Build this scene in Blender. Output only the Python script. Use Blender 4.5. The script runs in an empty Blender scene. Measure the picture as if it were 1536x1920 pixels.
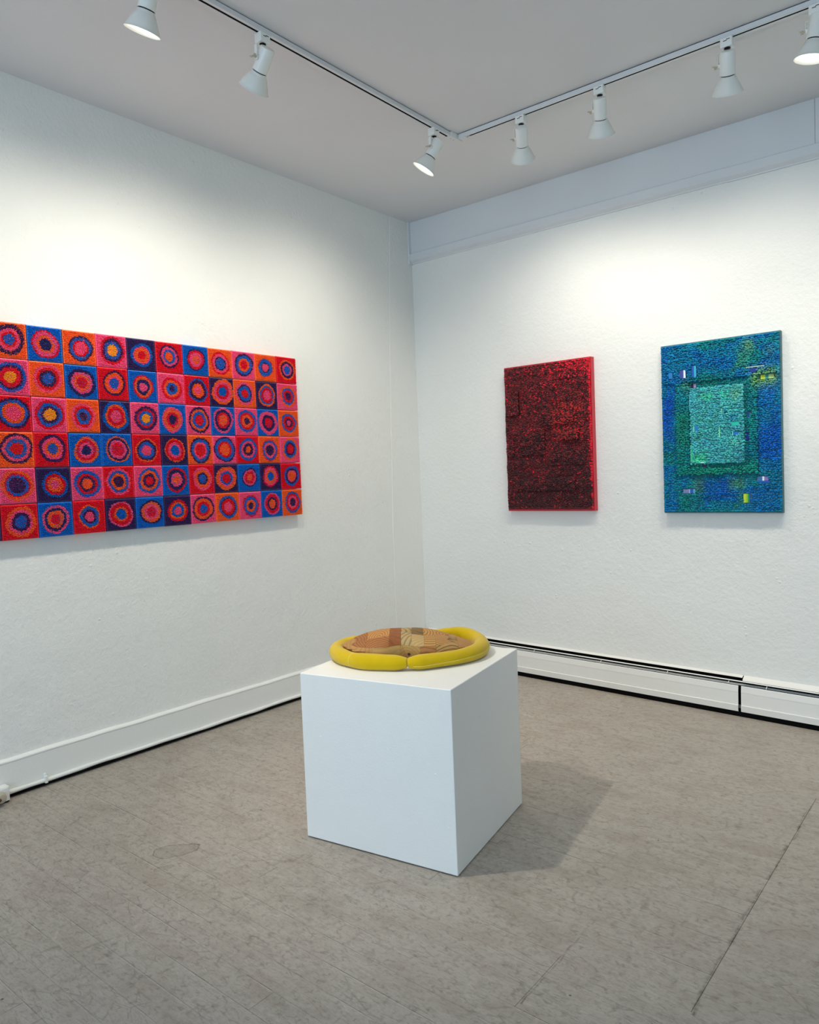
import bpy, bmesh, math, random
import numpy as np
from mathutils import Vector, Matrix

random.seed(7)
rng = np.random.default_rng(7)
D = bpy.data
SC = bpy.context.scene
COL = SC.collection

# ------------------------------------------------------------------ camera
CAM = Vector((3.2842, -4.2118, 1.3295))
YAW, PITCH, ROLL, FPX = 0.6781, -0.0499, -0.0399, 1415.58
def cam_axes():
    f = Vector((-math.sin(YAW) * math.cos(PITCH), math.cos(YAW) * math.cos(PITCH), math.sin(PITCH)))
    r = f.cross(Vector((0, 0, 1))).normalized()
    u = r.cross(f)
    c, s = math.cos(ROLL), math.sin(ROLL)
    return f, r * c + u * s, u * c - r * s
CF, CR, CU = cam_axes()
cd = D.cameras.new('camera')
cd.sensor_fit = 'HORIZONTAL'
cd.sensor_width = 36.0
cd.lens = FPX / 1536 * 36.0
cd.clip_start = 0.05
cam = D.objects.new('camera', cd)
COL.objects.link(cam)
cam.matrix_world = Matrix(((CR.x, CU.x, -CF.x, CAM.x), (CR.y, CU.y, -CF.y, CAM.y), (CR.z, CU.z, -CF.z, CAM.z), (0, 0, 0, 1)))
SC.camera = cam

# ------------------------------------------------------------------ world, daylight, exposure
W = D.worlds.new('sky')
SC.world = W
W.use_nodes = True
W.node_tree.nodes['Background'].inputs[0].default_value = (0.62, 0.76, 1.0, 1)
W.node_tree.nodes['Background'].inputs[1].default_value = 1.2
SC.view_settings.view_transform = 'Standard'
SC.view_settings.look = 'None'
SC.view_settings.exposure = 0.08
SC.view_settings.gamma = 1.0
SC.view_settings.use_curve_mapping = False

RX, RY = 6.2, -7.6          # the room runs from x 0 to RX and from y 0 to RY
H = 3.0657                  # ceiling height
def area(name, loc, rot, sx, sy, power, color):
    l = D.lights.new(name, 'AREA')
    l.shape = 'RECTANGLE'
    l.size, l.size_y = sx, sy
    l.energy = power
    l.color = color
    o = D.objects.new(name, l)
    COL.objects.link(o)
    o.location = loc
    o.rotation_euler = rot
    return o
DAY = (0.58, 0.79, 1.0)
area('daylight_front', (1.55, RY + 0.03, 1.55), (math.radians(90), 0, 0), 2.3, 2.0, 52, DAY)
area('daylight_front', (4.55, RY + 0.03, 1.55), (math.radians(90), 0, 0), 2.3, 2.0, 52, DAY)
SPOT_C = (1.0, 0.925, 0.80)

# ------------------------------------------------------------------ helpers
FB, FA, PX, PY = -0.0256, -0.0077, 1.854, -2.2588
def fl(x, y):                # the old floor falls slightly towards the right
    return FB * (x - PX) + FA * (y - PY)

def lin(c):
    return tuple(((v / 255) / 12.92 if v / 255 <= 0.04045 else (((v / 255) + 0.055) / 1.055) ** 2.4) for v in c)

class NT:
    def __init__(s, name):
        s.m = D.materials.new(name)
        s.m.use_nodes = True
        s.t = s.m.node_tree
        s.b = s.t.nodes['Principled BSDF']
    def n(s, kind, **kw):
        nd = s.t.nodes.new(kind)
        for k, v in kw.items():
            if k.startswith('i_'):
                key = k[2:].replace('_', ' ')
                nd.inputs[key].default_value = v
            else:
                setattr(nd, k, v)
        return nd
    def l(s, a, b):
        s.t.links.new(a, b)
    def mix(s, fac, a, b, blend='MIX'):
        nd = s.n('ShaderNodeMix', data_type='RGBA', blend_type=blend)
        for sock, v in ((nd.inputs[0], fac), (nd.inputs[6], a), (nd.inputs[7], b)):
            if hasattr(v, 'links') or hasattr(v, 'is_linked'):
                s.l(v, sock)
            elif isinstance(v, (int, float)):
                sock.default_value = v
            else:
                sock.default_value = (*v, 1) if len(v) == 3 else v
        return nd.outputs[2]
    def ramp(s, x, stops):
        nd = s.n('ShaderNodeValToRGB')
        e = nd.color_ramp.elements
        while len(e) < len(stops):
            e.new(0.5)
        for i, (p, c) in enumerate(stops):
            e[i].position = p
            e[i].color = (*c, 1) if not isinstance(c, (int, float)) else (c, c, c, 1)
        s.l(x, nd.inputs[0])
        return nd.outputs[0]
    def math(s, op, a, b=None):
        nd = s.n('ShaderNodeMath', operation=op)
        for i, v in enumerate((a, b)):
            if v is None:
                continue
            if isinstance(v, (int, float)):
                nd.inputs[i].default_value = v
            else:
                s.l(v, nd.inputs[i])
        return nd.outputs[0]
    def pos(s, scale=(1, 1, 1), obj=False, loc=(0, 0, 0)):
        src = s.n('ShaderNodeTexCoord').outputs['Object'] if obj else s.n('ShaderNodeNewGeometry').outputs['Position']
        mp = s.n('ShaderNodeMapping')
        mp.inputs['Scale'].default_value = scale
        mp.inputs['Location'].default_value = loc
        s.l(src, mp.inputs[0])
        return mp.outputs[0]
    def noise(s, vec, scale, detail=3, rough=0.55):
        nd = s.n('ShaderNodeTexNoise', i_Scale=scale, i_Detail=detail, i_Roughness=rough)
        s.l(vec, nd.inputs['Vector'])
        return nd.outputs['Fac']
    def bump(s, hgt, strength, dist, prev=None):
        nd = s.n('ShaderNodeBump', i_Strength=strength, i_Distance=dist)
        s.l(hgt, nd.inputs['Height'])
        if prev is not None:
            s.l(prev, nd.inputs['Normal'])
        return nd.outputs[0]

def plain(name, srgb, rough=0.5, metal=0.0, spec=0.5, bump=None, var=0.0):
    k = NT(name)
    c = lin(srgb)
    k.b.inputs['Base Color'].default_value = (*c, 1)
    k.b.inputs['Roughness'].default_value = rough
    k.b.inputs['Metallic'].default_value = metal
    k.b.inputs['Specular IOR Level'].default_value = spec
    if var:
        p = k.pos()
        f = k.noise(p, 9, 4)
        k.l(k.mix(f, tuple(v * (1 - var) for v in c), tuple(min(1, v * (1 + var)) for v in c)), k.b.inputs['Base Color'])
    if bump:
        p = k.pos()
        k.l(k.bump(k.noise(p, bump[0], 3), bump[1], bump[2]), k.b.inputs['Normal'])
    return k.m

def plaster(name, srgb, lumps=1.0):
    k = NT(name)
    p = k.pos()
    c = lin(srgb)
    f = k.noise(p, 2.3, 5)
    k.l(k.mix(f, tuple(v * 0.965 for v in c), tuple(min(1, v * 1.02) for v in c)), k.b.inputs['Base Color'])
    k.b.inputs['Roughness'].default_value = 0.62
    k.b.inputs['Specular IOR Level'].default_value = 0.3
    a = k.noise(p, 210, 2)
    b = k.noise(p, 46, 4, 0.62)
    g = k.noise(p, 7, 3)
    spots = k.n('ShaderNodeTexVoronoi', feature='F1', i_Scale=17.0, i_Randomness=1.0)
    k.l(p, spots.inputs['Vector'])
    dots = k.ramp(spots.outputs['Distance'], [(0.0, 1.0), (0.09, 0.6), (0.14, 0.0)])
    gate = k.ramp(k.noise(p, 3.1, 2), [(0.5, 0.0), (0.62, 1.0)])
    dm = k.math('MULTIPLY', dots, gate)
    n1 = k.bump(g, 0.5 * lumps, 0.010)
    n2 = k.bump(b, 0.62 * lumps, 0.0052, n1)
    n3 = k.bump(a, 0.45 * lumps, 0.0016, n2)
    n4 = k.bump(dm, 0.7 * lumps, 0.0032, n3)
    k.l(n4, k.b.inputs['Normal'])
    return k.m

MAT = {}
MAT['wall'] = plaster('wall_plaster', (238, 239, 234))
MAT['ceiling'] = plaster('ceiling_paint', (226, 227, 228), 0.2)
MAT['trim'] = plain('trim_paint', (236, 237, 232), 0.45, bump=(60, 0.35, 0.002))
MAT['frieze'] = plain('frieze_paint', (222, 226, 228), 0.5, bump=(30, 0.10, 0.001))
MAT['plinth'] = plain('plinth_paint', (238, 239, 236), 0.5, bump=(160, 0.35, 0.0012), var=0.02)
MAT['heater'] = plain('heater_enamel', (236, 235, 229), 0.38, var=0.03)
MAT['black'] = plain('black_gap', (10, 10, 10), 0.85, spec=0.1)
MAT['dark'] = plain('dark_marks_and_shade', (24, 22, 20), 0.9, spec=0.1, bump=(80, 0.5, 0.003))  # floor joints, latch marks, and painted shade in the baseboard gap
MAT['lamp'] = plain('lamp_enamel', (243, 243, 236), 0.30)
MAT['shade'] = plain('shade_enamel', (236, 236, 228), 0.42, var=0.03)
MAT['shade_in'] = plain('shade_lining', (150, 152, 148), 0.5)
MAT['track'] = plain('track_enamel', (222, 224, 225), 0.35)
MAT['knob_black'] = plain('black_plastic', (16, 16, 16), 0.45)
MAT['knob_beige'] = plain('beige_plastic', (196, 190, 168), 0.5)
MAT['metal'] = plain('bright_steel', (170, 170, 168), 0.3, metal=0.9)
MAT['beige'] = plain('beige_rubber', (178, 168, 148), 0.55)
k = NT('lit_bulb')
k.b.inputs['Base Color'].default_value = (1, 1, 1, 1)
k.b.inputs['Emission Color'].default_value = (1.0, 0.97, 0.9, 1)
k.b.inputs['Emission Strength'].default_value = 3.0
MAT['bulb'] = k.m
k = NT('window_glass')
k.b.inputs['Base Color'].default_value = (1, 1, 1, 1)
k.b.inputs['Roughness'].default_value = 0.0
k.b.inputs['Transmission Weight'].default_value = 1.0
MAT['glass'] = k.m

def link(name, me, mat=None, parent=None, loc=None):
    o = D.objects.new(name, me)
    COL.objects.link(o)
    if mat is not None and me is not None and len(me.materials) == 0:
        me.materials.append(mat)
    if parent is not None:
        o.parent = parent
    if loc is not None:
        o.location = loc
    return o
def thing(name, label, cat, loc=(0, 0, 0), group=None):
    o = D.objects.new(name, None)
    COL.objects.link(o)
    o.empty_display_size = 0.05
    o.location = loc
    o['label'] = label
    o['category'] = cat
    if group:
        o['group'] = group
    return o
def tag(o, label, cat, group=None):
    o['label'] = label
    o['category'] = cat
    if group:
        o['group'] = group
    return o
def struct(o):
    o['kind'] = 'structure'
    return o
def bm_obj(name, bm, mat, parent=None, loc=None, smooth=False):
    me = D.meshes.new(name)
    bm.normal_update()
    bm.to_mesh(me)
    bm.free()
    if smooth:
        me.shade_smooth()
    return link(name, me, mat, parent, loc)
def add_box(bm, lo, hi):
    x0, y0, z0 = lo
    x1, y1, z1 = hi
    v = [bm.verts.new(p) for p in ((x0, y0, z0), (x1, y0, z0), (x1, y1, z0), (x0, y1, z0), (x0, y0, z1), (x1, y0, z1), (x1, y1, z1), (x0, y1, z1))]
    for f in ((0, 3, 2, 1), (4, 5, 6, 7), (0, 1, 5, 4), (1, 2, 6, 5), (2, 3, 7, 6), (3, 0, 4, 7)):
        bm.faces.new([v[i] for i in f])
    return v
def box(name, lo, hi, mat, parent=None, bevel=0.0, seg=2, loc=None):
    bm = bmesh.new()
    add_box(bm, lo, hi)
    if bevel:
        bmesh.ops.bevel(bm, geom=bm.edges[:], offset=bevel, segments=seg, affect='EDGES', profile=0.6)
    return bm_obj(name, bm, mat, parent, loc)
def extrude_profile(name, pts, x0, x1, mat, parent=None, closed=True, func=None, n=1, smooth=False):
    """pts are (y, z) and run along x; func(x, y, z) -> point"""
    bm = bmesh.new()
    rows = []
    for i in range(n + 1):
        x = x0 + (x1 - x0) * i / n
        rows.append([bm.verts.new(func(x, y, z) if func else (x, y, z)) for y, z in pts])
    m = len(pts)
    for a, b in zip(rows[:-1], rows[1:]):
        for j in range(m if closed else m - 1):
            q = (j + 1) % m
            bm.faces.new((a[j], a[q], b[q], b[j]))
    if closed:
        bm.faces.new(rows[0][::-1])
        bm.faces.new(rows[-1])
    bmesh.ops.recalc_face_normals(bm, faces=bm.faces)
    return bm_obj(name, bm, mat, parent, smooth=smooth)
def lathe(name, prof, mat, parent, axis_o, axis_d, seg=40, smooth=True, cap=True):
    """prof = (s, r) along the axis"""
    d = Vector(axis_d).normalized()
    a = d.orthogonal().normalized()
    b = d.cross(a)
    o = Vector(axis_o)
    bm = bmesh.new()
    rings = []
    for s, r in prof:
        if r < 1e-6:
            rings.append([bm.verts.new(o + d * s)])
        else:
            rings.append([bm.verts.new(o + d * s + (a * math.cos(t) + b * math.sin(t)) * r) for t in (2 * math.pi * i / seg for i in range(seg))])
    for p, q in zip(rings[:-1], rings[1:]):
        for i in range(seg):
            j = (i + 1) % seg
            if len(p) == 1 and len(q) == 1:
                continue
            if len(p) == 1:
                bm.faces.new((p[0], q[i], q[j]))
            elif len(q) == 1:
                bm.faces.new((p[i], p[j], q[0]))
            else:
                bm.faces.new((p[i], p[j], q[j], q[i]))
    bmesh.ops.recalc_face_normals(bm, faces=bm.faces)
    ob = bm_obj(name, bm, mat, parent)
    if smooth:
        for pl in ob.data.polygons:
            pl.use_smooth = True
        ob.data.set_sharp_from_angle(angle=math.radians(38))
    return ob
def np_mesh(name, V, T, smooth=True, col=None):
    me = D.meshes.new(name)
    me.vertices.add(len(V))
    me.vertices.foreach_set('co', np.ascontiguousarray(V, dtype=np.float32).ravel())
    me.loops.add(len(T) * 3)
    me.loops.foreach_set('vertex_index', np.ascontiguousarray(T, dtype=np.int32).ravel())
    me.polygons.add(len(T))
    me.polygons.foreach_set('loop_start', np.arange(0, len(T) * 3, 3, dtype=np.int32))
    me.polygons.foreach_set('use_smooth', np.full(len(T), smooth, dtype=bool))
    if col is not None:
        at = me.color_attributes.new('tint', 'FLOAT_COLOR', 'POINT')
        c4 = np.ones((len(V), 4), dtype=np.float32)
        c4[:, :3] = col
        at.data.foreach_set('color', c4.ravel())
    me.update(calc_edges=True)
    me.validate()
    return me

# ------------------------------------------------------------------ room shell
def floor_poly():
    bm = bmesh.new()
    v = []
    for z in (-0.30, 0.0):
        for x, y in ((-0.15, RY - 0.15), (RX + 0.15, RY - 0.15), (RX + 0.15, 0.15), (-0.15, 0.15)):
            v.append(bm.verts.new((x, y, fl(x, y) - 0.0075 if z == 0 else -0.35)))
    for f in ((0, 3, 2, 1), (4, 5, 6, 7), (0, 1, 5, 4), (1, 2, 6, 5), (2, 3, 7, 6), (3, 0, 4, 7)):
        bm.faces.new([v[i] for i in f])
    return bm
FLOOR = struct(bm_obj('floor', floor_poly(), MAT['dark']))

# painted floorboards
k = NT('floor_paint')
p = k.pos()
base = k.noise(p, 1.1, 4, 0.6)
c0 = k.mix(base, lin((164, 157, 147)), lin((178, 171, 161)))
streak = k.noise(k.pos((2.2, 34, 1)), 1.6, 5, 0.7)
c1 = k.mix(k.ramp(streak, [(0.42, 0.0), (0.75, 0.34)]), c0, lin((146, 133, 120)))
fine = k.noise(k.pos((30, 90, 1)), 2.2, 5, 0.75)
c2 = k.mix(k.ramp(fine, [(0.50, 0.0), (0.70, 0.48)]), c1, lin((118, 110, 100)))
mott = k.noise(p, 38, 4, 0.7)
c3 = k.mix(k.ramp(mott, [(0.50, 0.0), (0.66, 0.34)]), c2, lin((126, 120, 110)))
# thin scratches: distorted cell edges stretched in random directions
def scratch(src, ang, sc, sx, w, amt, colr):
    mp = k.n('ShaderNodeMapping')
    mp.inputs['Rotation'].default_value = (0, 0, ang)
    mp.inputs['Scale'].default_value = (sx, 1, 1)
    g = k.n('ShaderNodeNewGeometry')
    k.l(g.outputs['Position'], mp.inputs[0])
    nz = k.n('ShaderNodeTexNoise', i_Scale=3.0, i_Detail=2.0)
    k.l(g.outputs['Position'], nz.inputs['Vector'])
    ad = k.n('ShaderNodeVectorMath', operation='MULTIPLY_ADD')
    k.l(nz.outputs['Color'], ad.inputs[0])
    ad.inputs[1].default_value = (0.07, 0.07, 0.07)
    k.l(mp.outputs[0], ad.inputs[2])
    vo = k.n('ShaderNodeTexVoronoi', feature='DISTANCE_TO_EDGE', i_Scale=sc)
    k.l(ad.outputs[0], vo.inputs['Vector'])
    m = k.ramp(vo.outputs['Distance'], [(0.0, 1.0), (w, 0.0)])
    gate = k.ramp(k.noise(g.outputs['Position'], sc * 0.9, 3), [(0.52, 0.0), (0.62, amt)])
    return k.mix(k.math('MULTIPLY', m, gate), src, colr)
c4 = scratch(c3, 0.6, 8, 0.25, 0.012, 0.45, lin((112, 105, 95)))
c4 = scratch(c4, 2.1, 14, 0.3, 0.024, 0.40, lin((112, 105, 95)))
c4 = scratch(c4, 1.2, 30, 0.3, 0.05, 0.45, lin((108, 101, 92)))
c4 = scratch(c4, 2.7, 46, 0.3, 0.08, 0.50, lin((106, 99, 90)))
c4 = scratch(c4, 0.15, 40, 0.25, 0.06, 0.40, lin((104, 97, 88)))
c4 = scratch(c4, 0.0, 26, 0.2, 0.04, 0.35, lin((196, 189, 178)))
big = k.noise(k.pos((1.0, 2.2, 1)), 4.2, 4, 0.6)
c4 = k.mix(k.ramp(big, [(0.46, 0.0), (0.68, 0.36)]), c4, lin((138, 124, 112)))
vs = k.n('ShaderNodeTexVoronoi', feature='F1', i_Scale=9.0)
k.l(p, vs.inputs['Vector'])
spk = k.ramp(vs.outputs['Distance'], [(0.0, 1.0), (0.028, 0.8), (0.04, 0.0)])
spg = k.ramp(k.noise(p, 5.3, 1), [(0.52, 0.0), (0.58, 1.0)])
c5 = k.mix(k.math('MULTIPLY', spk, spg), c4, lin((60, 56, 50)))
# flaked paint patches: a slightly darker island with a thin dark rim
def patch(src, x, y, rx, ry, rot=0.0, amt=0.35):
    mp = k.n('ShaderNodeMapping', vector_type='TEXTURE')
    mp.inputs['Location'].default_value = (x, y, 0)
    mp.inputs['Rotation'].default_value = (0, 0, rot)
    mp.inputs['Scale'].default_value = (rx, ry, 1000)
    g = k.n('ShaderNodeNewGeometry')
    nz = k.n('ShaderNodeTexNoise', i_Scale=16.0, i_Detail=3.0)
    k.l(g.outputs['Position'], nz.inputs['Vector'])
    ad = k.n('ShaderNodeVectorMath', operation='MULTIPLY_ADD')
    k.l(nz.outputs['Color'], ad.inputs[0])
    ad.inputs[1].default_value = (rx * 0.9, ry * 0.9, 0)
    k.l(g.outputs['Position'], ad.inputs[2])
    sb = k.n('ShaderNodeVectorMath', operation='SUBTRACT')
    k.l(ad.outputs[0], sb.inputs[0])
    sb.inputs[1].default_value = (rx * 0.45, ry * 0.45, 0)
    k.l(sb.outputs[0], mp.inputs[0])
    ln = k.n('ShaderNodeVectorMath', operation='LENGTH')
    k.l(mp.outputs[0], ln.inputs[0])
    isl = k.ramp(ln.outputs['Value'], [(0.0, amt * 0.35), (0.90, amt * 0.5), (0.95, 0.85), (1.0, 0.0)])
    return k.mix(isl, src, lin((92, 86, 76)))
for a in ((0.955, -2.715, 0.050, 0.082, -0.55), (1.02, -2.815, 0.034, 0.014, 1.2), (1.30, -3.175, 0.028, 0.007, 1.6),
          (1.36, -3.40, 0.016, 0.012), (1.345, -3.33, 0.02, 0.008, 1.0), (2.11, -2.82, 0.012, 0.009), (2.12, -2.16, 0.03, 0.010, 1.1),
          (1.93, -1.29, 0.035, 0.015, 0.2), (1.12, -2.48, 0.045, 0.006, 1.3), (2.30, -2.60, 0.008, 0.008)):
    c5 = patch(c5, *a)
# worn strips either side of the long cross joints
sep = k.n('ShaderNodeSeparateXYZ')
k.l(p, sep.inputs[0])
def wear(src, x, y0, y1, w, amt):
    wob = k.math('MULTIPLY', k.math('SUBTRACT', k.noise(p, 5, 4), 0.5), 0.05)
    dx = k.math('ABSOLUTE', k.math('SUBTRACT', k.math('ADD', sep.outputs[0], wob), x))
    m = k.ramp(dx, [(0.0, 1.0), (w, 0.0)])
    dy = k.math('ABSOLUTE', k.math('SUBTRACT', sep.outputs[1], (y0 + y1) / 2))
    my = k.math('LESS_THAN', dy, abs(y1 - y0) / 2)
    br = k.ramp(k.noise(p, 22, 4, 0.7), [(0.40, 0.0), (0.6, amt)])
    return k.mix(k.math('MULTIPLY', k.math('MULTIPLY', m, my), br), src, lin((74, 68, 58)))
c5 = wear(c5, 2.66, -1.0, -2.42, 0.007, 0.75)
# seams between the boards: dirt lines and paint ridges that come and go along each seam
def seams(src, off, w, lo, hi, colr, amt, sd):
    fy = k.math('SUBTRACT', k.math('ABSOLUTE', k.math('SUBTRACT', k.math('FRACT', k.math('ADD', k.math('MULTIPLY', sep.outputs[1], -1.0 / 0.0831), 0.5 + off)), 0.5)), 0.0)
    m = k.ramp(fy, [(0.0, 1.0), (w, 0.0)])
    gt = k.ramp(k.noise(k.pos((1.6, 9.0, 1), loc=(sd, sd, 0)), 1.9, 3, 0.6), [(lo, 0.0), (hi, amt)])
    br = k.ramp(k.noise(k.pos((30, 30, 1)), 1.5, 3, 0.7), [(0.3, 0.25), (0.6, 1.0)])
    lf = k.math('LESS_THAN', sep.outputs[0], 2.66)
    return k.mix(k.math('MULTIPLY', k.math('MULTIPLY', k.math('MULTIPLY', m, gt), br), lf), src, colr)
c5 = seams(c5, 0.012, 0.016, 0.50, 0.62, lin((74, 68, 60)), 0.85, 0.0)
c5 = seams(c5, -0.030, 0.026, 0.50, 0.60, lin((206, 200, 190)), 0.5, 0.0)
c5 = seams(c5, 0.0, 0.014, 0.40, 0.62, lin((100, 92, 82)), 0.5, 7.0)
c5 = wear(c5, 2.307, -2.2, -2.64, 0.004, 0.7)
k.l(c5, k.b.inputs['Base Color'])
k.b.inputs['Roughness'].default_value = 0.55
rr = k.ramp(mott, [(0.3, 0.46), (0.7, 0.68)])
k.l(rr, k.b.inputs['Roughness'])
k.b.inputs['Specular IOR Level'].default_value = 0.35
n1 = k.bump(streak, 0.35, 0.0012)
n2 = k.bump(mott, 0.35, 0.0009, n1)
k.l(n2, k.b.inputs['Normal'])
MAT['floor'] = k.m

def plank(x0, x1, y0, y1, dz, ch=0.0009):
    bm = bmesh.new()
    o = Vector(((x0 + x1) / 2, (y0 + y1) / 2, 0))
    o.z = fl(o.x, o.y) + dz
    def P(x, y, z):
        return bm.verts.new((x - o.x, y - o.y, fl(x, y) - fl(o.x, o.y) + z))
    lo = [P(x, y, -0.007) for x, y in ((x0, y0), (x1, y0), (x1, y1), (x0, y1))]
    mi = [P(x, y, -ch) for x, y in ((x0, y0), (x1, y0), (x1, y1), (x0, y1))]
    c = ch * 1.3
    to = [P(x, y, 0) for x, y in ((x0 + c, y0 + c), (x1 - c, y0 + c), (x1 - c, y1 - c), (x0 + c, y1 - c))]
    for a, b in ((lo, mi), (mi, to)):
        for i in range(4):
            j = (i + 1) % 4
            bm.faces.new((a[i], a[j], b[j], b[i]))
    bm.faces.new(to)
    bm_obj('plank', bm, MAT['floor'], FLOOR, o)
BW = 0.0831
row = 0
y = 0.0
while y > RY + 0.01:
    y1 = max(y - BW, RY)
    yc = (y + y1) / 2
    near = yc > -3.75
    cuts = [0.0]
    if near:
        x = random.uniform(0.7, 1.9)
        while x < RX - 0.6:
            cuts.append(x)
            x += random.uniform(1.3, 2.6)
        if -2.45 < yc < -0.95:
            cuts = [c for c in cuts if abs(c - 2.66) > 0.45] + [2.66]
        elif -2.66 < yc < -2.45:
            cuts = [c for c in cuts if abs(c - 2.307) > 0.45] + [2.307]
        cuts.sort()
    cuts.append(RX)
    for a, b in zip(cuts[:-1], cuts[1:]):
        wide = 0.0006 if abs(a - 2.66) < 1e-6 or abs(b - 2.66) < 1e-6 else 0.0003
        g = random.choice((0.00005, 0.0001, 0.0002)) if a < 2.6 else 0.00006
        plank(a + (wide if a > 0 else 0), b - (wide if b < RX else 0), y1 + g, y - g, random.uniform(-0.0004, 0.0), 0.0006 if a < 2.6 else 0.0003)
    y = y1
    row += 1

# walls and ceiling: boxes with their faces on the room's sides
struct(box('wall_left', (-0.12, RY - 0.12, -0.2), (0, 0.12, H + 0.1), MAT['wall']))
struct(box('wall_back', (0.0, 0.0, -0.2), (RX + 0.12, 0.12, H + 0.1), MAT['wall']))
struct(box('wall_right', (RX, RY - 0.12, -0.2), (RX + 0.12, 0.0, H + 0.1), MAT['wall']))
struct(box('ceiling', (0, RY, H), (RX, 0, H + 0.1), MAT['ceiling']))
bm = bmesh.new()
wins = [(0.4, 2.7, 0.55, 2.55), (3.4, 5.7, 0.55, 2.55)]
for lo, hi in (((0, RY - 0.12, -0.2), (RX, RY, 0.55)), ((0, RY - 0.12, 2.55), (RX, RY, H + 0.1)),
               ((0, RY - 0.12, 0.55), (0.4, RY, 2.55)), ((2.7, RY - 0.12, 0.55), (3.4, RY, 2.55)), ((5.7, RY - 0.12, 0.55), (RX, RY, 2.55))):
    add_box(bm, lo, hi)
struct(bm_obj('wall_front', bm, MAT['wall']))
for i, (x0, x1, z0, z1) in enumerate(wins):
    w = struct(D.objects.new('window_%d' % (i + 1), None))
    COL.objects.link(w)
    w.location = ((x0 + x1) / 2, RY - 0.06, z0)
    bm = bmesh.new()
    hw = (x1 - x0) / 2
    hh = z1 - z0
    for lo, hi in (((-hw, -0.03, 0), (hw, 0.03, 0.06)), ((-hw, -0.03, hh - 0.06), (hw, 0.03, hh)), ((-hw, -0.03, 0.06), (-hw + 0.06, 0.03, hh - 0.06)), ((hw - 0.06, -0.03, 0.06), (hw, 0.03, hh - 0.06))):
        add_box(bm, lo, hi)
    bm_obj('window_frame', bm, MAT['trim'], w)
    box('pane', (-hw + 0.06, -0.004, 0.06), (hw - 0.06, 0.004, hh - 0.06), MAT['glass'], w)

# corner patch of the left wall stands a hair proud of the rest
box_corner = bmesh.new()
pts = [(-0.2215, H), (-0.27, 2.3), (-0.318, 1.0), (-0.322, 0.2), (-0.322, -0.05)]
fr = [[box_corner.verts.new((0.0022, yy, zz)) for yy, zz in pts], [box_corner.verts.new((0.0, yy - 0.004, zz)) for yy, zz in pts],
      [box_corner.verts.new((0.0022, -0.0001, zz)) for yy, zz in pts]]
for i in range(4):
    box_corner.faces.new((fr[0][i], fr[0][i + 1], fr[2][i + 1], fr[2][i]))
    box_corner.faces.new((fr[1][i], fr[1][i + 1], fr[0][i + 1], fr[0][i]))
bmesh.ops.recalc_face_normals(box_corner, faces=box_corner.faces)
struct(bm_obj('trim_5', box_corner, MAT['wall']))

# frieze board and picture rail along the back wall
struct(box('trim_1', (0.0, -0.020, 2.842), (2.523, 0.0, H), MAT['frieze'], bevel=0.001, seg=1))
struct(box('trim_2', (2.524, -0.0185, 2.842), (RX, 0.0, H), MAT['frieze'], bevel=0.001, seg=1))
rail = [(0.0, 2.852), (-0.0300, 2.852), (-0.0350, 2.848), (-0.0350, 2.806), (-0.0320, 2.803), (-0.0100, 2.790), (-0.0080, 2.784), (0.0, 2.784)]
struct(extrude_profile('trim_3', rail, 0.0, 2.105, MAT['frieze']))
struct(extrude_profile('trim_4', [(a - 0.0015 * (a < 0), b - 0.003) for a, b in rail], 2.1055, RX, MAT['frieze']))
struct(box('trim_6', (0.0, -0.040, 2.780), (0.014, -0.0, H), MAT['frieze'], bevel=0.0015))

# left baseboard: board, soft top edge, painted pipe at its foot, dark shade strip in the gap under it
def along_left(x, y, z):
    return (y, -x, z)            # profile (y=out of wall, z) swept along -Y
def bb(x, out, z):
    yy = -x
    wob = 0.0012 * math.sin(yy * 9.1) + 0.0009 * math.sin(yy * 23 + 1)
    return (out + wob * (0.5 if out > 0.001 else 0), yy, fl(0.02, yy) + z + wob)
struct(extrude_profile('baseboard_left', [(0.0, 0.163), (0.010, 0.160), (0.0165, 0.155), (0.018, 0.150), (0.016, 0.146), (0.016, 0.030), (0.0, 0.030)], 0.05, -RY, MAT['trim'], func=bb, n=150))
struct(extrude_profile('baseboard_back', [(0.0, 0.163), (0.010, 0.160), (0.016, 0.150), (0.016, 0.02), (0.0, 0.02)], 0, 1,
                       MAT['trim'], func=lambda x, o, z: (0.0 + x * RX, -o, fl(x * RX, 0) + z)))
struct(extrude_profile('baseboard_right', [(0.0, 0.163), (0.010, 0.160), (0.016, 0.150), (0.016, 0.02), (0.0, 0.02)], 0.0, -RY,
                       MAT['trim'], func=lambda x, o, z: (RX - o, -x, fl(RX, -x) + z)))
gap = extrude_profile('baseboard_gap_shade', [(0.0, 0.032), (0.0145, 0.032), (0.012, -0.008), (0.0, -0.008)], 0.05, -RY, MAT['dark'], func=bb, n=30)  # dark strip stands in for the shade below the baseboard
struct(gap)
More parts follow.
